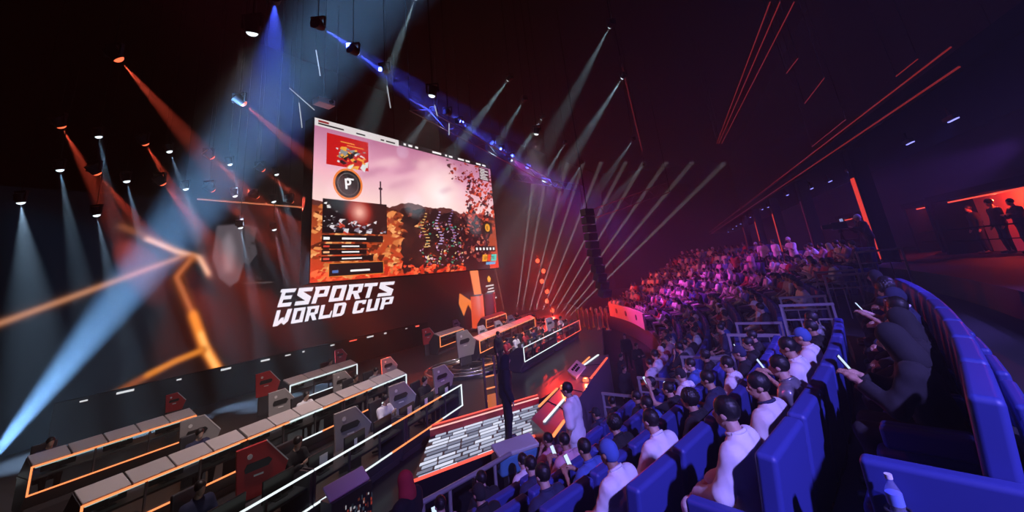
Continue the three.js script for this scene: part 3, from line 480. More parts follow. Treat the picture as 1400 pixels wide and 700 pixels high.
  const cut = J.N.clone().addScaledVector(up, 0.015);
  const shirtF = union([cone(along(0.45), J.N.clone().addScaledVector(up, 0.05), 0.1, 0.078), ...torso(near ? 0.024 : 0.018), ...S.flatMap((q) => sleeve(q, near ? 0.024 : 0.016, o.sleeves === 'long'))], 0.05), hem = J.P.y - (sit ? 0.03 : o.robe ? -9 : 0.16);
  out.shirt = netMesh((a, b, c) => Math.max(shirtF(a, b, c) + wrinkle(a, b, c), (b - cut.y) * up.y + (c - cut.z) * up.z - 0.045 + Math.max(0, c - cut.z) * 0.5, hem - b), bb.min, bb.max, near ? 0.021 : 0.04);
  if (near) { const ring = []; for (let i = 0; i <= 16; i++) ring.push(V(Math.cos(i / 8 * Math.PI) * 0.07, 0, Math.sin(i / 8 * Math.PI) * 0.068)); out.collar = new THREE.TubeGeometry(new THREE.CatmullRomCurve3(ring), 24, 0.016, 6).rotateX(0.22 + lean).translate(cut.x, cut.y + 0.036, cut.z + 0.006); }
  const trF = union([cone(x(J.P, -0.07), x(J.P, 0.07), 0.13 * fat, 0.13 * fat), ...S.flatMap((q) => legs(q, 0.014))], 0.05);
  out.trousers = netMesh((a, b, c) => Math.max(trF(a, b, c) + wrinkle(c, a, b), b - (J.P.y + 0.07)), bb.min, bb.max, near ? 0.026 : 0.046);
  out.shoes = (S.map((q) => { const b = bounds([q.an, q.toe], 0.09); return netMesh((a, y, c) => Math.max(cone(q.an.clone().setY(0.055), q.toe, 0.052, 0.046)(a, y, c), 0.004 - y), b.min, b.max, near ? 0.016 : 0.035); }));
  // hair, cap or scarf
  const hs = o.hair ?? 'short';
  const hairF = (px, py, pz) => { const p = local(px, py, pz).clone(), fuzz = near ? 0.004 * Math.sin(p.x * 160) * Math.sin(p.z * 140 + p.y * 90) : 0;
    if (hs === 'scarf') { const shoulder = Math.max(ell(p, 0, -0.16, -0.03, 0.13, 0.16, 0.12), -p.y - 0.26); const d = smin(ell(p, 0, 0.005, -0.018, 0.098, 0.128, 0.116), shoulder, 0.05); return Math.max(d, -ell(p, 0, -0.025, 0.12, 0.058, 0.075, 0.06)); }
    if (hs === 'cap') { const dome = Math.max(ell(p, 0, 0.03, -0.015, 0.09, 0.11, 0.11), 0.015 - p.y), visor = Math.max(ell(p, 0, 0.022, 0.11, 0.07, 0.012, 0.085)); const nape = Math.max(ell(p, 0, 0.01, -0.03, 0.084, 0.1, 0.1), p.y - 0.03, p.z + 0.02, -0.06 - p.y); return Math.min(dome, visor, nape); }
    let d = ell(p, 0, 0.038, -0.022, 0.09, 0.102, 0.106) + fuzz;
    if (hs === 'curly') d = ell(p, 0, 0.05, -0.025, 0.112, 0.118, 0.122) + fuzz * 3;
    d = Math.max(d, -ell(p, 0, -0.05, 0.125, 0.085, 0.115, 0.085), -(p.y + (p.z > 0 ? 0.01 : 0.07)));
    if (hs === 'long') d = smin(d, Math.max(ell(p, 0, -0.08, -0.065, 0.085, 0.2, 0.06) + fuzz, p.z - 0.0), 0.03);
    return d; };
  const hb2 = bounds([J.H], 0.31);
  out.hair = netMesh(hairF, hs === 'scarf' || hs === 'long' ? hb2.min : hb.min.clone().addScalar(-0.02), hs === 'scarf' || hs === 'long' ? hb2.max : hb.max.clone().addScalar(0.06), near ? 0.012 : 0.026);
  if (o.arms?.includes('phone') || o.arms?.includes('up')) { const q = S.find((v) => ['phone', 'up'].includes(o.arms[v.s > 0 ? 1 : 0])); out.hold = q.wr.clone().add(V(-q.s * 0.02, 0.08, 0.07)); }
  return out;
}
const cloth = {}; const C = (k, rgb, r = 0.9) => cloth[k] = M(rgb, r);
C('white', [0.72, 0.72, 0.74]); C('cream', [0.62, 0.6, 0.58]); C('black', [0.012, 0.012, 0.014]); C('navy', [0.02, 0.025, 0.07]); C('grey', [0.18, 0.18, 0.2]); C('red', [0.4, 0.03, 0.04]); C('beige', [0.42, 0.36, 0.3]); C('blue', [0.06, 0.12, 0.4]); C('pink', [0.6, 0.35, 0.42]); C('brown', [0.12, 0.07, 0.05]);
cloth.silver = M([0.3, 0.3, 0.36], 0.3, { metalness: 0.6 });
const skins = [[0.42, 0.26, 0.18], [0.34, 0.2, 0.13], [0.5, 0.33, 0.25]].map((c) => M(c, 0.55)), hairM = M([0.008, 0.007, 0.007], 0.5), shoeM = M([0.03, 0.03, 0.03], 0.5), shoeW = M([0.6, 0.6, 0.6], 0.5);
const phoneBody = M([0.02, 0.02, 0.02], 0.3), phoneGlow = glow([0.6, 0.75, 1], 1.2);
const figCache = {};
const POSES = {
  lap: { sit: 1, lean: 0.08, arms: ['lap', 'lap'] }, leanfwd: { sit: 1, lean: 0.32, arms: ['lap', 'lap'], nod: 0.05 }, cross: { sit: 1, lean: 0.02, arms: ['cross', 'cross'] }, phone: { sit: 1, lean: 0.16, arms: ['phone', 'phone'], nod: 0.35 },
  chin: { sit: 1, lean: 0.26, arms: ['lap', 'chin'], yaw: 0.25 }, turnR: { sit: 1, lean: 0.1, arms: ['lap', 'rest'], yaw: -0.6 }, turnL: { sit: 1, lean: 0.08, arms: ['rest', 'lap'], yaw: 0.6 }, clap: { sit: 1, lean: 0.12, arms: ['clap', 'clap'] }, film: { sit: 1, lean: 0.05, arms: ['lap', 'up'] },
  stand: { sit: 0, lean: 0.04, arms: ['down', 'down'] }, standphone: { sit: 0, lean: 0.1, arms: ['phone', 'phone'], nod: 0.35 }, walk: { sit: 0, lean: 0.08, arms: ['down', 'rest'], step: 0.1 }, standcross: { sit: 0, lean: 0.02, arms: ['cross', 'cross'] }, operate: { sit: 0, lean: 0.18, arms: ['clap', 'clap'], nod: 0.1 },
};
function person(spec, pos, turn, label, group) {
  const { pose, near = false, hair = 'short', sleeves = 'short', shirt = 'white', trousers = 'black', skin = 0, fat = 1, size = 1 } = spec;
  const key = [pose, near, hair, sleeves, fat].join();
  const g = figCache[key] ??= figure({ ...POSES[pose], near, hair, sleeves, fat });
  const o = thing('person', label, 'person', pos, turn, group); o.scale.setScalar(size);
  mesh('body', g.body, skins[skin], o); mesh('shirt', g.shirt, cloth[shirt], o); mesh('trousers', g.trousers, cloth[trousers], o);
  mesh(hair === 'scarf' ? 'headscarf' : hair === 'cap' ? 'cap' : 'hair', g.hair, hair === 'scarf' || hair === 'cap' ? cloth[spec.hat ?? 'black'] : hairM, o);
  if (near && g.collar) mesh('collar', g.collar, cloth[spec.collar ?? shirt], o.children.find((n) => n.name === 'shirt'));
  if (near || !POSES[pose].sit) for (const s of g.shoes) mesh('shoe', s, spec.shoe ? shoeW : shoeM, o);
  if (g.hold && near) {
    o.updateMatrixWorld(); const p = g.hold.clone().applyMatrix4(o.matrixWorld), ph = thing('mobile_phone', 'glowing mobile phone in the hands of the person, ' + label.split(', ').pop(), 'phone', p, turn); ph.rotation.order = 'YXZ'; ph.rotation.x = 0.5;
    mesh('case', rbox(0.075, 0.15, 0.009, 0.004), phoneBody, ph); mesh('screen', new THREE.PlaneGeometry(0.068, 0.14).rotateY(Math.PI).translate(0, 0, -0.006), phoneGlow, ph);
  }
  return o;
}

// ---------------------------------------------------------------- seating bank
const tierM = M([0.025, 0.025, 0.028], 0.7), seatM = M([0.04, 0.055, 0.27], 0.5), seatDark = M([0.03, 0.03, 0.05], 0.6), railM = M([0.55, 0.55, 0.58], 0.35, { metalness: 0.6 });
const proj = V(0, 0, 0), toPx = (p) => { proj.copy(p).sub(camera.position).applyQuaternion(camera.quaternion.clone().invert()); return [700 - 530 * proj.x / proj.z, 233 + 530 * proj.y / proj.z, -proj.z]; };
function arcPoints(r0, r1, d0, d1, n = 40) { const a = [], b = []; for (let i = 0; i <= n; i++) { const d = d0 + (d1 - d0) * i / n; a.push(bank(r0, d, 0)); b.unshift(bank(r1, d, 0)); } return [...a, ...b]; }
for (let k = -4; k <= 3; k++) structure('floor_tier', slab(arcPoints(rowR(k) - 0.91, k === 3 ? rowR(k) + 0.2 : rowR(k) + 0.12, -26, k > 1 ? 62 : 62, 50), rowFloor(k) - (k > 1 ? 0 : 0), rowFloor(k)), tierM, 'dark stepped seating tier');
structure('floor_concourse', slab(arcPoints(rowR(3) + 0.2, rowR(3) + 26, -26, 62, 50), EYE - 1.05, 0.3), tierM, 'dark concourse floor behind the seats');
const seatGeo = {
  backrest: rbox(0.74, 0.78, 0.13, 0.035, 0, 0.69, -0.29, -0.1, 0, 0, 3), cushion: rbox(0.62, 0.15, 0.52, 0.05, 0, 0.38, 0.04, 0.04), armrest: [rbox(0.08, 0.14, 0.44, 0.03, -0.36, 0.58, 0.0), rbox(0.08, 0.14, 0.44, 0.03, 0.36, 0.58, 0.0)],
  base: box(0.5, 0.32, 0.34, 0, 0.16, -0.04), bigPanel: rbox(0.1, 0.72, 0.7, 0.03, 0.43, 0.38, -0.13), endPanel: rbox(0.1, 0.72, 0.6, 0.03, 0.43, 0.38, -0.09), ledge: rbox(0.6, 0.6, 0.08, 0.03, 0, 0.52, -0.46),
};
const ord = ['first', 'second', 'third', 'fourth', 'fifth', 'sixth', 'seventh', 'eighth', 'ninth', 'tenth'];
const rowName = (k) => k === 1 ? 'the topmost seat row' : `the ${ord[1 - k]} row down`;
function seat(k, delta, i, near, label, group) {
  const o = thing('stadium_seat', label, 'seat', bank(rowR(k) - 0.28, delta, rowFloor(k)), bankTurn(delta), group);
  mesh('backrest', seatGeo.backrest, seatM, o); mesh('cushion', seatGeo.cushion, seatM, o);
  if (near) { for (const a of seatGeo.armrest) mesh('armrest', a, seatM, o); mesh('base', seatGeo.base, seatDark, o); if (i === 0) mesh('end_panel', k === 1 ? seatGeo.bigPanel : seatGeo.endPanel, seatM, o); if (k === 1) mesh('rear_ledge', seatGeo.ledge, seatM, o); if (k === 1 && i === 0) mesh('cup_holder', [cyl(0.05, 0.045, 0.02, 0.54, 0.49, 0.1), put(new THREE.TorusGeometry(0.048, 0.008, 6, 18), 0.54, 0.56, 0.1, Math.PI / 2)], seatDark, o); }
  return o;
}
const stepD = (k) => 0.8 / rowR(k) / D;
const seatDelta = (k, i) => 0.0 + i * stepD(k) + (k === 1 ? 0.1 : 0);
// who sits where in the block beside the camera: null = empty seat
const B = (shirt, hair, pose, extra = {}) => ({ near: true, shirt, hair, pose, ...extra });
const nearRows = {
  1: [null, B('black', 'scarf', 'phone', { sleeves: 'long', hat: 'black' }), B('black', 'scarf', 'lap', { sleeves: 'long' }), B('black', 'short', 'turnR', { sleeves: 'long' }), B('navy', 'cap', 'lap', { sleeves: 'long', hat: 'navy', collar: 'white' }), B('black', 'curly', 'phone'), B('black', 'short', 'lap'), B('grey', 'short', 'cross'), B('black', 'scarf', 'lap', { sleeves: 'long' })],
  0: [B('white', 'short', 'lap', { sleeves: 'long', trousers: 'cream', shoe: 1 }), B('cream', 'short', 'turnL', { collar: 'navy', trousers: 'navy' }), B('silver', 'short', 'lap', { sleeves: 'long' }), B('white', 'short', 'phone', { trousers: 'grey' }), B('white', 'cap', 'lap', { hat: 'blue' }), B('black', 'short', 'cross'), B('grey', 'short', 'lap')],
  '-1': [B('white', 'cap', 'leanfwd', { hat: 'blue', trousers: 'white', sleeves: 'long' }), B('white', 'short', 'leanfwd', { trousers: 'white' }), B('black', 'curly', 'lap'), B('navy', 'short', 'phone'), B('white', 'short', 'lap', { sleeves: 'long', fat: 1.15 }), B('black', 'cap', 'lap', { hat: 'navy' }), B('black', 'short', 'turnL'), B('black', 'short', 'phone')],
  '-2': [B('navy', 'short', 'lap'), B('blue', 'short', 'phone'), B('black', 'curly', 'leanfwd'), B('blue', 'short', 'lap', { fat: 1.15 }), B('black', 'short', 'film'), B('white', 'cap', 'phone', { hat: 'black' }), B('blue', 'short', 'chin'), B('black', 'curly', 'lap')],
  '-3': [B('black', 'cap', 'leanfwd', { hat: 'black' }), B('navy', 'short', 'lap'), B('pink', 'short', 'phone', { trousers: 'white' }), null, null, B('black', 'short', 'lap'), B('navy', 'curly', 'turnL')],
  '-4': [B('white', 'short', 'phone', { trousers: 'navy' }), B('black', 'short', 'leanfwd'), B('white', 'short', 'lap', { sleeves: 'long' }), B('pink', 'short', 'chin'), B('black', 'curly', 'lap'), B('navy', 'cap', 'lap', { hat: 'black' }), B('black', 'short', 'turnR')],
};
const say = { white: 'white shirt', cream: 'cream shirt', black: 'black top', navy: 'navy top', grey: 'grey top', silver: 'silvery jacket', blue: 'blue tee', pink: 'pale pink shirt', red: 'red top', brown: 'brown top', beige: 'beige top' };
const doing = { lap: 'hands on lap', leanfwd: 'leaning forward', cross: 'arms crossed', phone: 'holding a phone', chin: 'hand at chin', turnR: 'head turned aside', turnL: 'head turned aside', clap: 'clapping', film: 'filming' };
for (const k of [1, 0, -1, -2, -3, -4]) nearRows[k].forEach((q, i) => {
  const d = seatDelta(k, i);
  seat(k, d, i, true, `blue padded seat, ${ord[i]} from the near aisle in ${rowName(k)}`);
  if (q) person({ skin: Math.floor(rnd() * 3), size: rr(0.9, 0.95), ...q, ...(k === 0 && i === 0 ? { size: 0.94 } : {}) }, bank(rowR(k) - 0.22, d, rowFloor(k) + 0.005), bankTurn(d) + rr(-0.12, 0.12), `person in ${say[q.shirt]}${q.hair === 'cap' ? ' and cap' : q.hair === 'scarf' ? ' and headscarf' : ''}, ${doing[q.pose]}, ${ord[i]} seat of ${rowName(k)}`);
});
// guard rails, one per row on both sides of the stair aisle
function guardRail(k, delta, side) {
  const o = thing('guard_rail', `short steel guard rail ${side} the stair aisle beside ${rowName(k)}`, 'railing', bank(rowR(k) - 0.4, delta, rowFloor(k)), bankTurn(delta));
  mesh('top_rail', sqbar(V(0, 1.02, 0.5), V(0, 1.02, -0.48), 0.06, 0.05), railM, o); mesh('lower_rail', sqbar(V(0, 0.72, 0.48), V(0, 0.72, -0.46), 0.03), railM, o);
  for (const z of [0.47, -0.45]) mesh('post', sqbar(V(0, 0, z), V(0, 1.0, z), 0.045), railM, o);
  for (const z of [0.16, -0.15]) mesh('baluster', sqbar(V(0, 0.02, z), V(0, 0.71, z), 0.022), railM, o);
}
const aisle = (k) => [10.3, 10.1, 10.4, 10.6, 12.2, 15, 17.5, 19][k + 4];
for (let k = -4; k <= 2; k++) { guardRail(k, aisle(k), 'before'); if (k > -2 && k < 2) guardRail(k, aisle(k) + 2.6, 'beyond'); }
// people who stand: placed along a row where their photographed column of pixels crosses it
function rowAtPx(k, px, off = -0.5) { let best = 0, e = 1e9; for (let d = -6; d < 60; d += 0.05) { const q = toPx(bank(rowR(k) + off, d, rowFloor(k) + 1)); if (q[2] > 0.5 && Math.abs(q[0] - px) < e) { e = Math.abs(q[0] - px); best = d; } } return best; }
const standing = [];
for (const [k, px, spec, turn, label] of [
  [-3, 790, B('white', 'short', 'stand', { trousers: 'white' }), 0.3, 'person in loose white shirt standing at the head of the catwalk'],
  [2, 1064, { shirt: 'white', hair: 'short', pose: 'stand', trousers: 'navy' }, 0.2, 'person in white shirt and dark trousers standing high in the crowd'],
  [2, 1087, { shirt: 'white', hair: 'cap', hat: 'white', pose: 'standphone', trousers: 'black' }, 0.4, 'person in white shirt and white cap standing under the red column'],
  [2, 1046, { shirt: 'cream', hair: 'short', pose: 'walk', trousers: 'black' }, 0.9, 'person in cream shirt walking along the top of the crowd'],
  [1, 1030, { shirt: 'pink', hair: 'short', pose: 'standcross', trousers: 'grey' }, 0.1, 'person in pink shirt standing with arms crossed in the crowd'],
  [1, 1008, { shirt: 'red', hair: 'scarf', pose: 'stand', trousers: 'black' }, 0.6, 'person in red top and headscarf standing in the crowd'],
]) { const d = rowAtPx(k, px, -0.62); standing.push([k, d]); person({ skin: 1, ...spec }, bank(rowR(k) - 0.66, d, rowFloor(k) + 0.005), bankTurn(d) + turn, label); }
// the crowd in the two blocks beyond the aisle
const farLook = [];
const crowdHair = ['short', 'short', 'short', 'cap', 'scarf', 'curly'], crowdShirt = ['white', 'white', 'cream', 'black', 'black', 'navy', 'grey', 'pink', 'blue', 'red'], crowdPose = ['lap', 'leanfwd', 'phone', 'cross', 'lap', 'clap', 'chin'];
const combos = []; for (let i = 0; i < 16; i++) combos.push({ pose: crowdPose[i % 7], hair: crowdHair[(i * 5) % 6], sleeves: i % 3 ? 'short' : 'long' });
for (const [d0, d1, block] of [[13.9, 33, 'block past the stair aisle'], [35, 59, 'far seating block']]) for (let k = -4; k <= 3; k++) {
  const start = d0 < 20 ? aisle(k) + 3.4 : d0, n = Math.floor((d1 - start) / stepD(k));
  for (let i = 0; i < n; i++) {
    const d = start + (i + 0.5) * stepD(k); if (k === 3 && toPx(bank(rowR(3), d, rowFloor(3) + 1))[0] > 1060) continue;
    seat(k, d, 1, false, `blue seat in the ${block}`, 'seats of the ' + block);
    if (rnd() > 0.94 - (d > 50 ? 0.1 : 0) || standing.some((s) => s[0] === k && Math.abs(s[1] - d) < 0.95)) continue;
    const look = pick(combos), shirt = pick(crowdShirt);
    person({ ...look, shirt, hat: pick(['black', 'white', 'navy']), trousers: pick(['black', 'navy', 'grey', 'white']), skin: Math.floor(rnd() * 3), size: rr(0.95, 1.05) }, bank(rowR(k) - 0.26, d, rowFloor(k) + 0.005), bankTurn(d) + rr(-0.3, 0.3),
      `spectator in ${say[shirt]}${look.hair === 'cap' ? ' and cap' : look.hair === 'scarf' ? ' and headscarf' : ''}, ${doing[look.pose]}, in the ${block}`, `spectators in the ${block}`);
  }
}
// front barrier below the lowest row
{
  const o = thing('front_barrier', 'long pale barrier rail before the lowest seat row', 'railing', V(0, 0, 0)), y = rowFloor(-4);
  const pts = []; for (let d = -3.5; d <= 4.6; d += 0.9) pts.push(bank(30.0, d, y));
  mesh('top_rail', new THREE.TubeGeometry(new THREE.CatmullRomCurve3(pts.map((p) => p.clone().setY(y + 1.0))), 30, 0.04, 8), railM, o);
  mesh('lower_rail', new THREE.TubeGeometry(new THREE.CatmullRomCurve3(pts.map((p) => p.clone().setY(y + 0.35))), 30, 0.025, 8), railM, o);
  for (const p of pts) mesh('post', bar(p, p.clone().setY(y + 1.0), 0.03), railM, o);
}
{ // pale barrier wall at the front of the far block
  const o = thing('barrier_wall', 'pale barrier wall with dark round marks at the front of the far block', 'barrier', V(0, 0, 0)), y = rowFloor(-4);
  mesh('panel', slab(arcPoints(29.82, 29.94, 40, 56, 16), y + 0.95, 0.95), M([0.65, 0.5, 0.42], 0.6), o);
  for (const d of [44, 49, 53]) { const p = bank(29.8, d, y + 0.5); mesh('round_mark', put(new THREE.CylinderGeometry(0.18, 0.18, 0.03, 16).rotateX(Math.PI / 2), p.x, p.y, p.z, 0, bankTurn(d), 0), slotM, o); }
}
// players, chairs and monitors at the desks
const chairGeo = { seat: rbox(0.48, 0.1, 0.46, 0.03, 0, 0.44, 0), back: rbox(0.46, 0.7, 0.09, 0.035, 0, 0.85, -0.26, -0.12), stem: cyl(0.03, 0.03, 0.36, 0, 0.22, 0), foot: [0, 1, 2, 3, 4].map((i) => box(0.3, 0.04, 0.05, 0.15, 0.04, 0).rotateY(i * 72 * D)) };
const chairM = M([0.03, 0.03, 0.035], 0.5), monM = M([0.02, 0.02, 0.022], 0.35), monGlow = glow([0.5, 0.65, 0.8], 0.6);
const playPose = ['lap', 'clap', 'phone', 'clap'];
players.forEach((q, i) => {
  const row = q.desk.short;
  const m = thing('monitor', 'black monitor standing on the ' + row, 'monitor', q.mon, q.th, 'monitors on the player desks');
  const sh = mesh('shell', rbox(0.6, 0.36, 0.04, 0.012, 0, 0.2, 0), monM, m); mesh('screen', new THREE.PlaneGeometry(0.56, 0.32).rotateY(Math.PI).translate(0, 0.2, -0.022), monGlow, m); mesh('stand', [cyl(0.03, 0.04, 0.12, 0, 0.06, 0.03), box(0.24, 0.015, 0.18, 0, 0.008, 0.02)], monM, m);
  if (rnd() < 0.75) mesh('sticker', box(rr(0.08, 0.2), rr(0.12, 0.24), 0.006, rr(-0.12, 0.12), 0.2, 0.022), stickM, sh);
  if (rnd() > q.desk.players || finSpots.some((f) => Math.hypot(f.x - q.pos.x, f.z - q.pos.z) < 0.55)) return;
  const az = q.az, c = thing('gaming_chair', 'dark gaming chair behind the ' + row, 'chair', q.pos, faceZ(az), 'gaming chairs at the player desks');
  mesh('seat', chairGeo.seat, chairM, c); mesh('backrest', chairGeo.back, chairM, c); mesh('stem', chairGeo.stem, darkSteel, c); for (const f of chairGeo.foot) mesh('foot', f, darkSteel, c);
  const shirt = pick(['black', 'black', 'navy', 'white', 'red', 'grey']);
  person({ pose: playPose[i % 4], hair: 'short', sleeves: i % 2 ? 'short' : 'long', shirt, trousers: 'black', skin: i % 3 }, q.pos.clone().add(V(0, 0.01, 0)), faceZ(az), `player in ${say[shirt]} seated behind the ${row}`, 'players at the desks');
});
// people on the stage and along its front
{
  const w = onY(697, 604, LEDF); person({ near: true, pose: 'stand', hair: 'scarf', hat: 'black', sleeves: 'long', shirt: 'black', trousers: 'black', skin: 0 }, w, faceZ(75), 'woman in black abaya and headscarf standing on the striped LED floor');
  const h = bank(30.6, -0.9, rowFloor(-4) + 0.005); person({ near: true, pose: 'standcross', hair: 'scarf', hat: 'red', sleeves: 'long', shirt: 'black', trousers: 'black', skin: 0 }, h, bankTurn(0) + 0.5, 'person in red hooded scarf and black clothes standing at the barrier end');
  const t = onY(712, 470, STAGE + 0.9); person({ pose: 'stand', hair: 'short', shirt: 'black', trousers: 'black', sleeves: 'long' }, V(t.x - 1.0, STAGE + 0.005, t.z + 1.2), faceZ(120), 'crew member all in black standing beside the open far desk');
  const pr = [[18.5, 29.1, 0.5, 'crew member'], [22, 28.6, 0.9, 'guard'], [26, 29, 0.3, 'host'], [31, 28.4, -0.4, 'helper']];
  for (const [x, y, a, n] of pr) { const p = bank(y, x, 0); person({ pose: n === 'host' ? 'standcross' : 'stand', hair: 'short', shirt: 'black', trousers: 'black', sleeves: 'long' }, V(p.x, 0.005, p.z), a, `dark-clad ${n} standing between the catwalk and the seating bank`); }
}
// camera operator and water bottle
{
  const d = rowAtPx(3, 1192, -0.4), p = bank(rowR(3) - 0.5, d, rowFloor(3) + 0.005);
  person({ near: true, pose: 'operate', hair: 'cap', hat: 'white', shirt: 'black', sleeves: 'long', trousers: 'black', skin: 0 }, p, bankTurn(d), 'camera operator in black with pale cap beside the red column');
  const f = V(Math.sin(bankTurn(d)), 0, Math.cos(bankTurn(d))), o = thing('broadcast_camera', 'broadcast camera on a tripod in front of its operator', 'camera', p.clone().addScaledVector(f, 0.72), bankTurn(d));
  mesh('body', rbox(0.22, 0.26, 0.46, 0.03, 0, 1.42, 0), monM, o); mesh('lens', [cyl(0.08, 0.1, 0.3, 0, 1.42, 0.36, 18, Math.PI / 2)], monM, o); mesh('viewfinder', rbox(0.16, 0.1, 0.06, 0.01, -0.02, 1.6, -0.12), glow([0.4, 0.5, 1], 0.6), o); mesh('tripod_head', cyl(0.06, 0.08, 0.12, 0, 1.24, 0), darkSteel, o);
  for (let i = 0; i < 3; i++) mesh('leg', bar(V(0, 1.2, 0), V(Math.sin(i * 2.09) * 0.26, 0, Math.cos(i * 2.09) * 0.26), 0.018), darkSteel, o); mesh('pan_handle', bar(V(0.08, 1.26, -0.05), V(0.16, 1.16, -0.4), 0.012), darkSteel, o);
  const e = seatDelta(1, 0), bt = bankTurn(e), bp = bank(rowR(1) - 0.28, e, rowFloor(1) + 0.502).add(V(Math.cos(bt) * 0.54 + Math.sin(bt) * 0.1, 0, -Math.sin(bt) * 0.54 + Math.cos(bt) * 0.1)), b = thing('water_bottle', 'clear plastic water bottle in the cup holder of the topmost end seat', 'bottle', bp);
  const plastic = M([0.8, 0.85, 1], 0.1, { transmission: 0.85, thickness: 0, ior: 1.35 });
  mesh('bottle', new THREE.LatheGeometry([[0.001, 0], [0.03, 0], [0.033, 0.02], [0.033, 0.06], [0.03, 0.07], [0.033, 0.08], [0.033, 0.14], [0.014, 0.18], [0.014, 0.2]].map((q) => new THREE.Vector2(...q)), 20), plastic, b); mesh('cap', cyl(0.016, 0.016, 0.02, 0, 0.205, 0), M([0.8, 0.8, 0.85], 0.5), b); mesh('label_band', cyl(0.0335, 0.0335, 0.05, 0, 0.11, 0, 20), M([0.2, 0.3, 0.8], 0.4), b);
}

// ---------------------------------------------------------------- lamps on the rig
const lampHead = cyl(0.15, 0.2, 0.36, 0, 0, 0.02, 16, Math.PI / 2), lampYoke = [box(0.05, 0.34, 0.08, -0.23, 0.08, 0), box(0.05, 0.34, 0.08, 0.23, 0.08, 0), box(0.5, 0.06, 0.14, 0, 0.26, 0)];
const lensM = { red: glow([1, 0.13, 0.05], 3), white: glow([0.8, 0.92, 1], 2.2), blue: glow([0.25, 0.3, 1], 4), fan: glow([1, 0.95, 0.95], 2) }, beamRGB = { red: [1, 0.1, 0.05], white: [0.45, 0.7, 1], blue: [0.06, 0.1, 1], search: [0.22, 0.5, 1], cool: [0.55, 0.8, 0.95], fan: [1, 0.92, 0.95] };
const CEIL = 23.8;
function lamp(p, to, o) {
  const g = thing('moving_head_light', o.label, 'stage light', p, 0, o.group); g.updateMatrixWorld();
  const q = new THREE.Quaternion().setFromUnitVectors(V(0, 0, 1), to.clone().sub(p).normalize()), s = o.size ?? 1;
  mesh('head', lampHead.clone().scale(s, s, s).applyQuaternion(q), darkSteel, g);
  mesh('lens', new THREE.SphereGeometry(0.13 * s, 16, 6, 0, Math.PI * 2, 0, Math.PI / 2).rotateX(Math.PI / 2).scale(1, 1, 0.7).translate(0, 0, 0.19 * s).applyQuaternion(q), lensM[o.lens ?? o.color] ?? lensM.white, g.children[0]);
  if (o.stand) { mesh('base', rbox(0.4, 0.14, 0.3, 0.03, 0, -0.3, 0), darkSteel, g); mesh('yoke', [box(0.05, 0.4, 0.08, -0.23, -0.1, 0), box(0.05, 0.4, 0.08, 0.23, -0.1, 0)].map((x) => x.scale(s, 1, s)), darkSteel, g); }
  else { mesh('yoke', lampYoke.map((x) => x.clone().scale(s, s, s)), darkSteel, g); mesh('drop_rod', bar(V(0, 0.27 * s, 0), V(0, CEIL - p.y, 0), 0.014, 6), black, g); }
  const d = to.clone().sub(p).normalize();
  spot(g, p.clone().addScaledVector(d, 0.32 * s), to, beamRGB[o.beam ?? o.color], o.cd * (o.gain ?? 1), o.deg, o.pen ?? 0.6, o.r ?? 1);
  return g;
}
function rig(px, py, h = 7.5) { const p = onY(px, py, EYE + h), q = onPlane(px, py, wall0.clone().addScaledVector(wallN, 2.6), wallN); return p.clone().sub(wall0).dot(wallN) < 2.6 ? q : p; }
const aim = (p, tx, ty) => atDepth(tx, ty, toPx(p)[2]);
for (const [x, y, tx, ty] of [[155, 72, 215, 140], [80, 165, 112, 222], [128, 230, 165, 275], [195, 190, 226, 240], [218, 245, 252, 285], [327, 136, 385, 185], [285, 210, 322, 245], [286, 255, 318, 285], [355, 228, 392, 258], [347, 265, 375, 285], [395, 272, 420, 290]]) {
  const p = rig(x, y); lamp(p, atDepth(tx, ty, toPx(p)[2] * 1.05), { color: 'red', cd: 4600, deg: 7, label: 'red moving-head lamp above the emblem on the LED wall', group: 'red lamps over the stage' });
}
for (const [x, y, tx, ty] of [[134, 181, 142, 225], [81, 226, 90, 275], [28, 270, 34, 330], [172, 242, 184, 290], [230, 202, 246, 245], [131, 288, 140, 330], [253, 253, 264, 300], [313, 220, 325, 255], [320, 263, 333, 305], [377, 234, 388, 270], [373, 271, 384, 305], [328, 306, 336, 350], [374, 309, 384, 350]]) {
  const p = rig(x, y); lamp(p, atDepth(tx, ty, toPx(p)[2] * 0.995), { color: 'white', cd: x === 28 ? 2600 : 2800, deg: x === 28 ? 11 : 5.5, size: 0.8, label: 'cool white lamp hanging over the dark LED wall', group: 'white lamps over the stage' });
}
for (const [x, y, tx, ty, cd, deg] of [[376, -3, 374, 70, 3500, 9], [435, 33, 520, 92, 9000, 6], [483, 68, 580, 140, 7000, 6], [526, 94, 600, 155, 1500, 6], [612, 153, 690, 206, 5000, 5], [628, 166, 700, 215, 4000, 5], [673, 195, 730, 235, 3500, 5], [686, 203, 740, 240, 2500, 5], [700, 213, 750, 246, 2500, 5], [722, 228, 770, 258, 2000, 5]]) {
  const p = rig(x, y, 9); lamp(p, atDepth(tx, ty, toPx(p)[2] * 1.3), { color: 'blue', gain: 2, cd, deg, lens: cd > 4500 ? 'white' : 'blue', label: cd > 4500 ? 'bright blue moving-head lamp above the hanging screen' : 'small blue lamp in the line beyond the hanging screen', group: cd > 4500 ? 'bright blue lamps above the screen' : 'small blue lamps beyond the screen' });
}
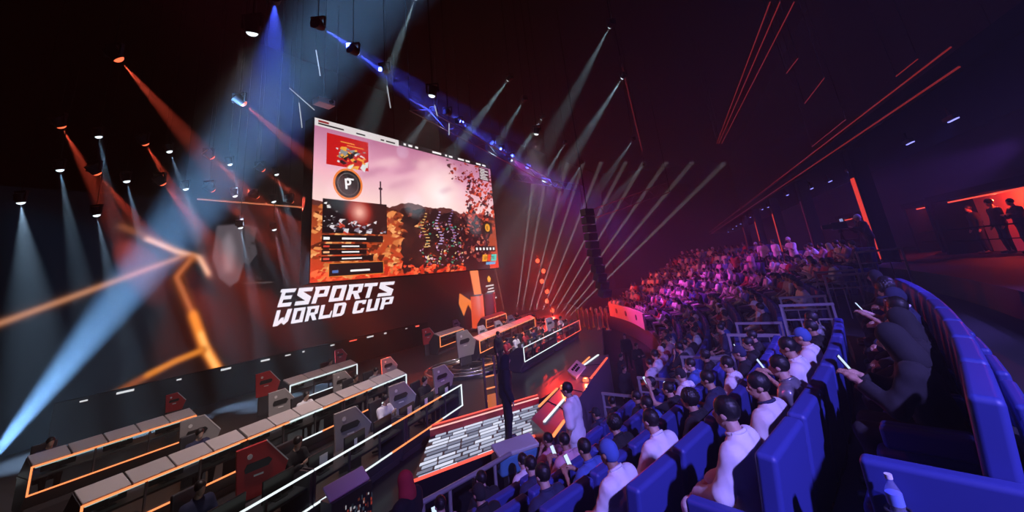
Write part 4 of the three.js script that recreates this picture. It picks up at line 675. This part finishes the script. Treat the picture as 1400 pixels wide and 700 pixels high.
for (const [x, y, tx, ty, cd] of [[697, 106, 650, 168, 2600], [717, 135, 690, 180, 1200], [742, 160, 700, 225, 2200], [773, 195, 740, 250, 2000], [853, 103, 800, 185, 2600], [836, 32, 805, 90, 1400], [592, 150, 570, 180, 900], [866, 190, 835, 235, 1200], [881, 224, 850, 258, 900], [570, -8, 545, 60, 1600], [796, 222, 775, 260, 1400]]) {
  const p = rig(x, y, 9); lamp(p, atDepth(tx, ty, toPx(p)[2] * 1.12), { color: 'white', beam: 'cool', gain: 2.2, cd, deg: 5, size: 0.7, label: 'pale lamp with slanting beam on the far rig beyond the screen', group: 'pale lamps on the far rig' });
}
// fan of thin beams rising from the far end of the stage
const fanBase = [[706, 430], [712, 435], [722, 433], [730, 430], [737, 436], [743, 436], [753, 436], [760, 438], [765, 440], [772, 438]], fanTop = [[716, 350], [727, 350], [743, 350], [756, 350], [771, 350], [788, 350], [804, 350], [815, 359], [838, 352], [850, 361]];
fanBase.forEach(([x, y], i) => { const p = atDepth(x, y, 31), t = fanTop[i], f = (y - 222) / (y - t[1]), to = onY(x + (t[0] - x) * f, 222, CEIL); lamp(p, to, { color: 'fan', beam: 'fan', stand: 1, cd: 150000, deg: 0.55, pen: 0.3, size: 0.7, label: 'narrow-beam floor lamp in the fan behind the far desks', group: 'fan beam lamps' }); });
{ // column of red blinders behind the fan
  const o = thing('blinder_tower', 'black tower of six glowing red lamps behind the fan of beams', 'stage light', atDepth(755, 440, 36).setY(STAGE - 0.05)); o.updateMatrixWorld();
  const pts = [[735, 356], [743, 370], [741, 384], [748, 398], [748, 411], [755, 424]].map((q) => o.worldToLocal(atDepth(...q, 36)));
  mesh('mast', bar(V(pts[5].x, 0, pts[5].z), V(pts[0].x, pts[0].y + 0.5, pts[0].z), 0.06), darkSteel, o);
  for (const p of pts) { mesh('red_lamp', new THREE.SphereGeometry(0.2, 16, 12).translate(p.x, p.y, p.z), glow([1, 0.1, 0.04], 6), o); const l = new THREE.PointLight(new THREE.Color().setRGB(1, 0.03, 0.02), 75 / EXPO); l.castShadow = true; l.shadow.radius = 6; l.position.copy(p); o.add(l); }
}
{ // wide blue searchlight low at the left, and its twin further off
  for (const [x, y, tx, ty, d, cd, deg, l] of [[-70, 700, 330, 200, 9.5, 45000, 8, 'blue searchlight on the stage edge sweeping up across the emblem']]) { const p = atDepth(x, y, d); lamp(p, atDepth(tx, ty, d + 5), { color: 'white', beam: 'search', stand: 1, cd, deg, size: 1.3, pen: 1, label: l }); }
}
// lamps that light the desks, the audience and the far crowd
function wash(p, to, rgb, cd, deg, label, r = 8) { const g = lamp(p, to, { color: 'white', cd, deg, label, pen: 0.8, r, size: 0.9 }); g.traverse((n) => { if (n.isSpotLight) n.color.setRGB(...rgb); }); return g; }
wash(V(-5.5, EYE + 6, -7.5), V(-7.5, 2, -11), [1, 0.78, 0.78], 170, 34, 'warm wash lamp high above the middle desk row');
wash(V(-2.5, EYE + 6.5, -12.5), V(-5, 2, -14), [1, 0.78, 0.78], 170, 32, 'warm wash lamp high above the front desk row');
wash(V(1.5, EYE + 7, -19), V(-1, 2, -22), [1, 0.8, 0.82], 430, 30, 'warm wash lamp high above the far desks');
wash(V(4, EYE + 5, 5), V(2.6, EYE - 1.8, -5), [0.3, 0.23, 1], 780, 24, 'violet wash lamp high behind the seating bank');
wash(V(9.5, EYE + 3.2, -2.5), V(4.2, EYE - 1.8, -8.5), [0.24, 0.15, 1], 300, 20, 'violet wash lamp high over the concourse');
wash(V(-6, EYE + 7, -4), V(2, EYE - 2.4, -6.5), [1, 0.1, 0.3], 55, 22, 'magenta wash lamp on the rig facing the seating bank');
wash(V(17.5, EYE + 2.8, -12.5), V(10, EYE - 1.5, -18), [0.3, 0.1, 1], 260, 30, 'violet wash lamp over the top of the crowd');
wash(V(0, EYE + 10, -34), V(9, EYE - 1.5, -25), [0.85, 0.06, 0.9], 1900, 22, 'magenta wash lamp on the far rig facing the crowd');
wash(V(4, EYE + 9, -42), V(9, EYE - 2, -31), [1, 0.15, 0.08], 350, 20, 'red wash lamp on the far rig facing the far block');
// ---------------------------------------------------------------- right-hand side: columns, balcony, blue lamps, red rooms
const redStrip = glow([1, 0.06, 0.03], 0.75), dimRed = glow([1, 0.06, 0.04], 0.18);
[0, 1, 2, 3, 4].forEach((i) => {
  const p = sideAt(i * 7, 0, EYE - 1.05), o = thing('red_column', 'dark concourse column with red light strip, ' + ['beside the camera operator', 'second from the camera operator and dim', 'third from the camera operator', 'fourth from the camera operator', 'farthest from the camera operator'][i], 'column', p, alongX(21.4));
  mesh('shaft', rbox(0.5, 4.3, 0.5, 0.04, 0, 2.15, 0), black, o);
  mesh('light_strip', box(i ? 0.12 : 0.3, 3.0, 0.03, 0, 1.7, -0.27), i === 1 ? glow([1, 0.05, 0.05], 0.05) : i > 3 ? dimRed : redStrip, o);
});
{
  const o = thing('balcony', 'dark balcony front with two thin red light lines above the concourse', 'balcony', sideAt(-14, -0.4, EYE + 3.5), alongX(21.4));
  mesh('slab', box(78, 0.5, 4, 42, 0.1, 2.2), black, o);
  mesh('light_line', box(78, 0.035, 0.035, 46, -0.05, 0.15), dimRed, o); mesh('light_line', box(78, 0.03, 0.03, 46, 0.45, 0.15), dimRed, o);
}
for (const [x, y] of [[995, 316], [1001, 312], [1006, 308], [1012, 305], [1018, 301], [1025, 296], [1032, 291], [1041, 279 + 6], [1049, 288 - 6], [1060, 275], [1075, 265], [1108, 256], [1133, 246], [1160, 232], [1241, 193], [1299, 161]]) {
  const p = onY(x, y, EYE + 3.0); if (p.distanceTo(camera.position) > 48) p.sub(camera.position).setLength(48 + (x % 7)).add(camera.position);
  const o = thing('blue_downlight', 'small blue lamp bar under the balcony edge', 'lamp', p, alongX(21.4), 'blue lamp bars under the balcony'); o.updateMatrixWorld();
  mesh('housing', rbox(0.5, 0.12, 0.14, 0.02), darkSteel, o); mesh('lens', box(0.44, 0.05, 0.05, 0, -0.06, 0.05), glow([0.25, 0.25, 1], 5), o); mesh('bracket', box(0.05, 0.26, 0.05, 0, 0.19, 0), darkSteel, o);
  if (x > 1020 || x < 1000) spot(o, p.clone().add(V(0, -0.12, 0.05)), p.clone().addScaledVector(sideN, 3).add(V(0, -3.5, 0)), [0.07, 0.08, 1], 14, 32, 0.7);
}
{ // red light lines on the roof trusses
  const line = (a, b, h, label) => { const o = thing('red_light_line', label, 'light', V(0, 0, 0), 0, 'red light lines on the roof'); mesh('tube_light', sqbar(onY(...a, EYE + h), onY(...b, EYE + h), 0.03), dimRed, o); for (const q of [a, b]) { const p = onY(...q, EYE + h); mesh('drop_rod', bar(p, V(p.x, CEIL, p.z), 0.012, 6), black, o); } };
  for (const dx of [0, 9, 22]) line([980 + dx * 0.3, 196], [1053 + dx * 1.5, 2], 8 + dx * 0.02, 'thin red light line running along the roof truss');
  line([1075, 100], [1091, 79], 8, 'short red light line high on the side wall'); line([1100, 141], [1127, 106], 7, 'short red light line high on the side wall'); line([1110, 200], [1156, 163], 6, 'short red light line high on the side wall'); line([1225, 104], [1255, 80], 6, 'short red light line high on the side wall');
}
{ // red-lit rooms off the concourse
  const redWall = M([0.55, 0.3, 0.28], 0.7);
  for (const [x0, x1, yt, l, big] of [[1150, 1172, 297, 'small red-lit doorway recess behind the camera operator', 0], [1250, 1279, 280, 'narrow red-lit doorway recess right of the column', 0], [1290, 1440, 262, 'wide red-lit room opening with people in silhouette', 1]]) {
    const P0 = sideAt(0, big ? 3 : 4, 0), a = onPlane(x0, 310, P0, sideN), b = onPlane(x1, 310, P0, sideN), top = onPlane((x0 + x1) / 2, big ? 258 : yt, P0, sideN).y, fy = EYE - 1.05;
    const L = a.clone().setY(0).distanceTo(b.clone().setY(0)), c = a.clone().add(b).multiplyScalar(0.5).setY(fy), o = thing('red_room', l, 'room', c, alongX(21.4)); o.updateMatrixWorld();
    const H = Math.max(1.8, top - fy);
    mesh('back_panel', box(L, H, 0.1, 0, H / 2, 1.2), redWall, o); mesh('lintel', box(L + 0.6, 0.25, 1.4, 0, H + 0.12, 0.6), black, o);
    for (const s of [-1, 1]) mesh('jamb', box(0.2, H, 1.4, s * (L / 2 + 0.1), H / 2, 0.6), black, o);
    mesh('handrail', [sqbar(V(-L / 2, 0.95, 0.1), V(L / 2, 0.95, 0.1), 0.05), sqbar(V(-L / 2, 0.5, 0.1), V(L / 2, 0.5, 0.1), 0.03)], black, o);
    mesh('tube_light', box(L * 0.9, 0.05, 0.05, 0, H - 0.08, 0.3), glow([1, 0.08, 0.04], 1.2), o);
    const lt = new THREE.PointLight(new THREE.Color().setRGB(1, 0.05, 0.02), (big ? 12 : 6) / EXPO); lt.castShadow = true; lt.position.set(0, H - 0.25, 0.45); o.add(lt);
    if (big) for (const [u, s] of [[0.27, 1], [0.5, 1.05], [0.68, 1]]) { const p = a.clone().lerp(b, u).setY(fy + 0.005).addScaledVector(sideN, -0.3); person({ pose: u > 0.6 ? 'standcross' : 'stand', hair: u === 0.5 ? 'curly' : 'short', shirt: 'black', trousers: 'black', sleeves: 'long', size: s }, p, faceZ(-68), ['silhouetted person alone in the wide red-lit room', 'silhouetted person with bushy hair in the wide red-lit room', 'silhouetted person at the shoulder of another in the red-lit room'][[0.27, 0.5, 0.68].indexOf(u)]); }
  }
}
{ // white hanging tubes over the screen
  for (const [a, b] of [[[432, 68], [438, 103]], [[529, 117], [534, 147]], [[409, 140], [413, 174]], [[396, 120], [430, 150]], [[594, 143], [598, 158]], [[614, 168], [614, 184]]]) {
    const o = thing('tube_lamp', 'thin white tube hanging over the big screen', 'lamp', V(0, 0, 0), 0, 'white tubes over the screen'), A = atDepth(...a, 18), Bq = atDepth(...b, 18); mesh('tube_light', bar(A, Bq, 0.025), glow([0.9, 0.92, 1], 0.45), o); mesh('drop_rod', bar(A, V(A.x, CEIL, A.z), 0.01, 6), black, o);
  }
}
{ // hanging loudspeaker column, far truss, projector
  const o = thing('line_array_speaker', 'curved black column of hanging loudspeakers beside the fan of beams', 'loudspeaker', V(0, 0, 0)), cab = M([0.02, 0.012, 0.012], 0.6);
  let top; for (let i = 0; i < 11; i++) { const p = atDepth(803 + i * 1.2 + i * i * 0.12, 290 + i * 11, 25); top ??= p; mesh('speaker_box', rbox(0.8, 0.46, 0.5, 0.04, 0, 0, 0, 0.04 * i, 0.6, 0).translate(p.x, p.y, p.z), cab, o); }
  mesh('drop_rod', bar(top, V(top.x, CEIL, top.z), 0.03, 6), black, o);
  const truss = (a, b, da, db, w, label, lit) => {
    const t = thing('lighting_truss', label, 'truss', V(0, 0, 0)), A = atDepth(...a, da), B2 = atDepth(...b, db), n = 14, up = V(0, w, 0), m = M([0.1, 0.1, 0.11], 0.5, { metalness: 0.5 });
    mesh('chord', bar(A, B2, 0.04), m, t); mesh('chord', bar(A.clone().add(up), B2.clone().add(up), 0.04), m, t);
    for (let i = 0; i < n; i++) mesh('brace', bar(A.clone().lerp(B2, i / n).addScaledVector(up, i % 2), A.clone().lerp(B2, (i + 1) / n).addScaledVector(up, (i + 1) % 2), 0.025, 6), m, t);
    for (const q of [A, B2]) mesh('drop_rod', bar(q, V(q.x, CEIL, q.z), 0.02, 6), black, t);
    if (lit) for (let i = 0; i < n; i++) mesh('red_light', sqbar(A.clone().lerp(B2, (i + 0.15) / n).add(V(0, -0.06, 0)), A.clone().lerp(B2, (i + 0.75) / n).add(V(0, -0.06, 0)), 0.04), dimRed, t);
  };
  truss([800, 302], [916, 262], 40, 34, 0.9, 'far horizontal truss tinted orange beyond the fan of beams', 0); truss([850, 88], [878, 206], 22, 30, 0.6, 'roof truss edged with dotted red lights right of the pale beams', 1); truss([560, 150], [770, 262], 19, 36, 0.6, 'dark truss carrying the small blue lamps', 0); truss([700, 245], [800, 262], 38, 41, 0.7, 'dark truss high behind the big screen', 0);
  const pj = thing('ceiling_projector', 'small white projector box hanging above the corner of the screen', 'projector', atDepth(443, 140, 20), alongX(32.8)); mesh('body', rbox(0.9, 0.32, 0.6, 0.04), M([0.5, 0.5, 0.48], 0.5), pj); mesh('lens', cyl(0.1, 0.1, 0.12, 0.2, 0, 0.34, 16, Math.PI / 2), darkSteel, pj); mesh('bracket', bar(V(0, 0.16, 0), V(0, CEIL - pj.position.y, 0), 0.03, 6), darkSteel, pj);
}
renderer.render(scene, camera);
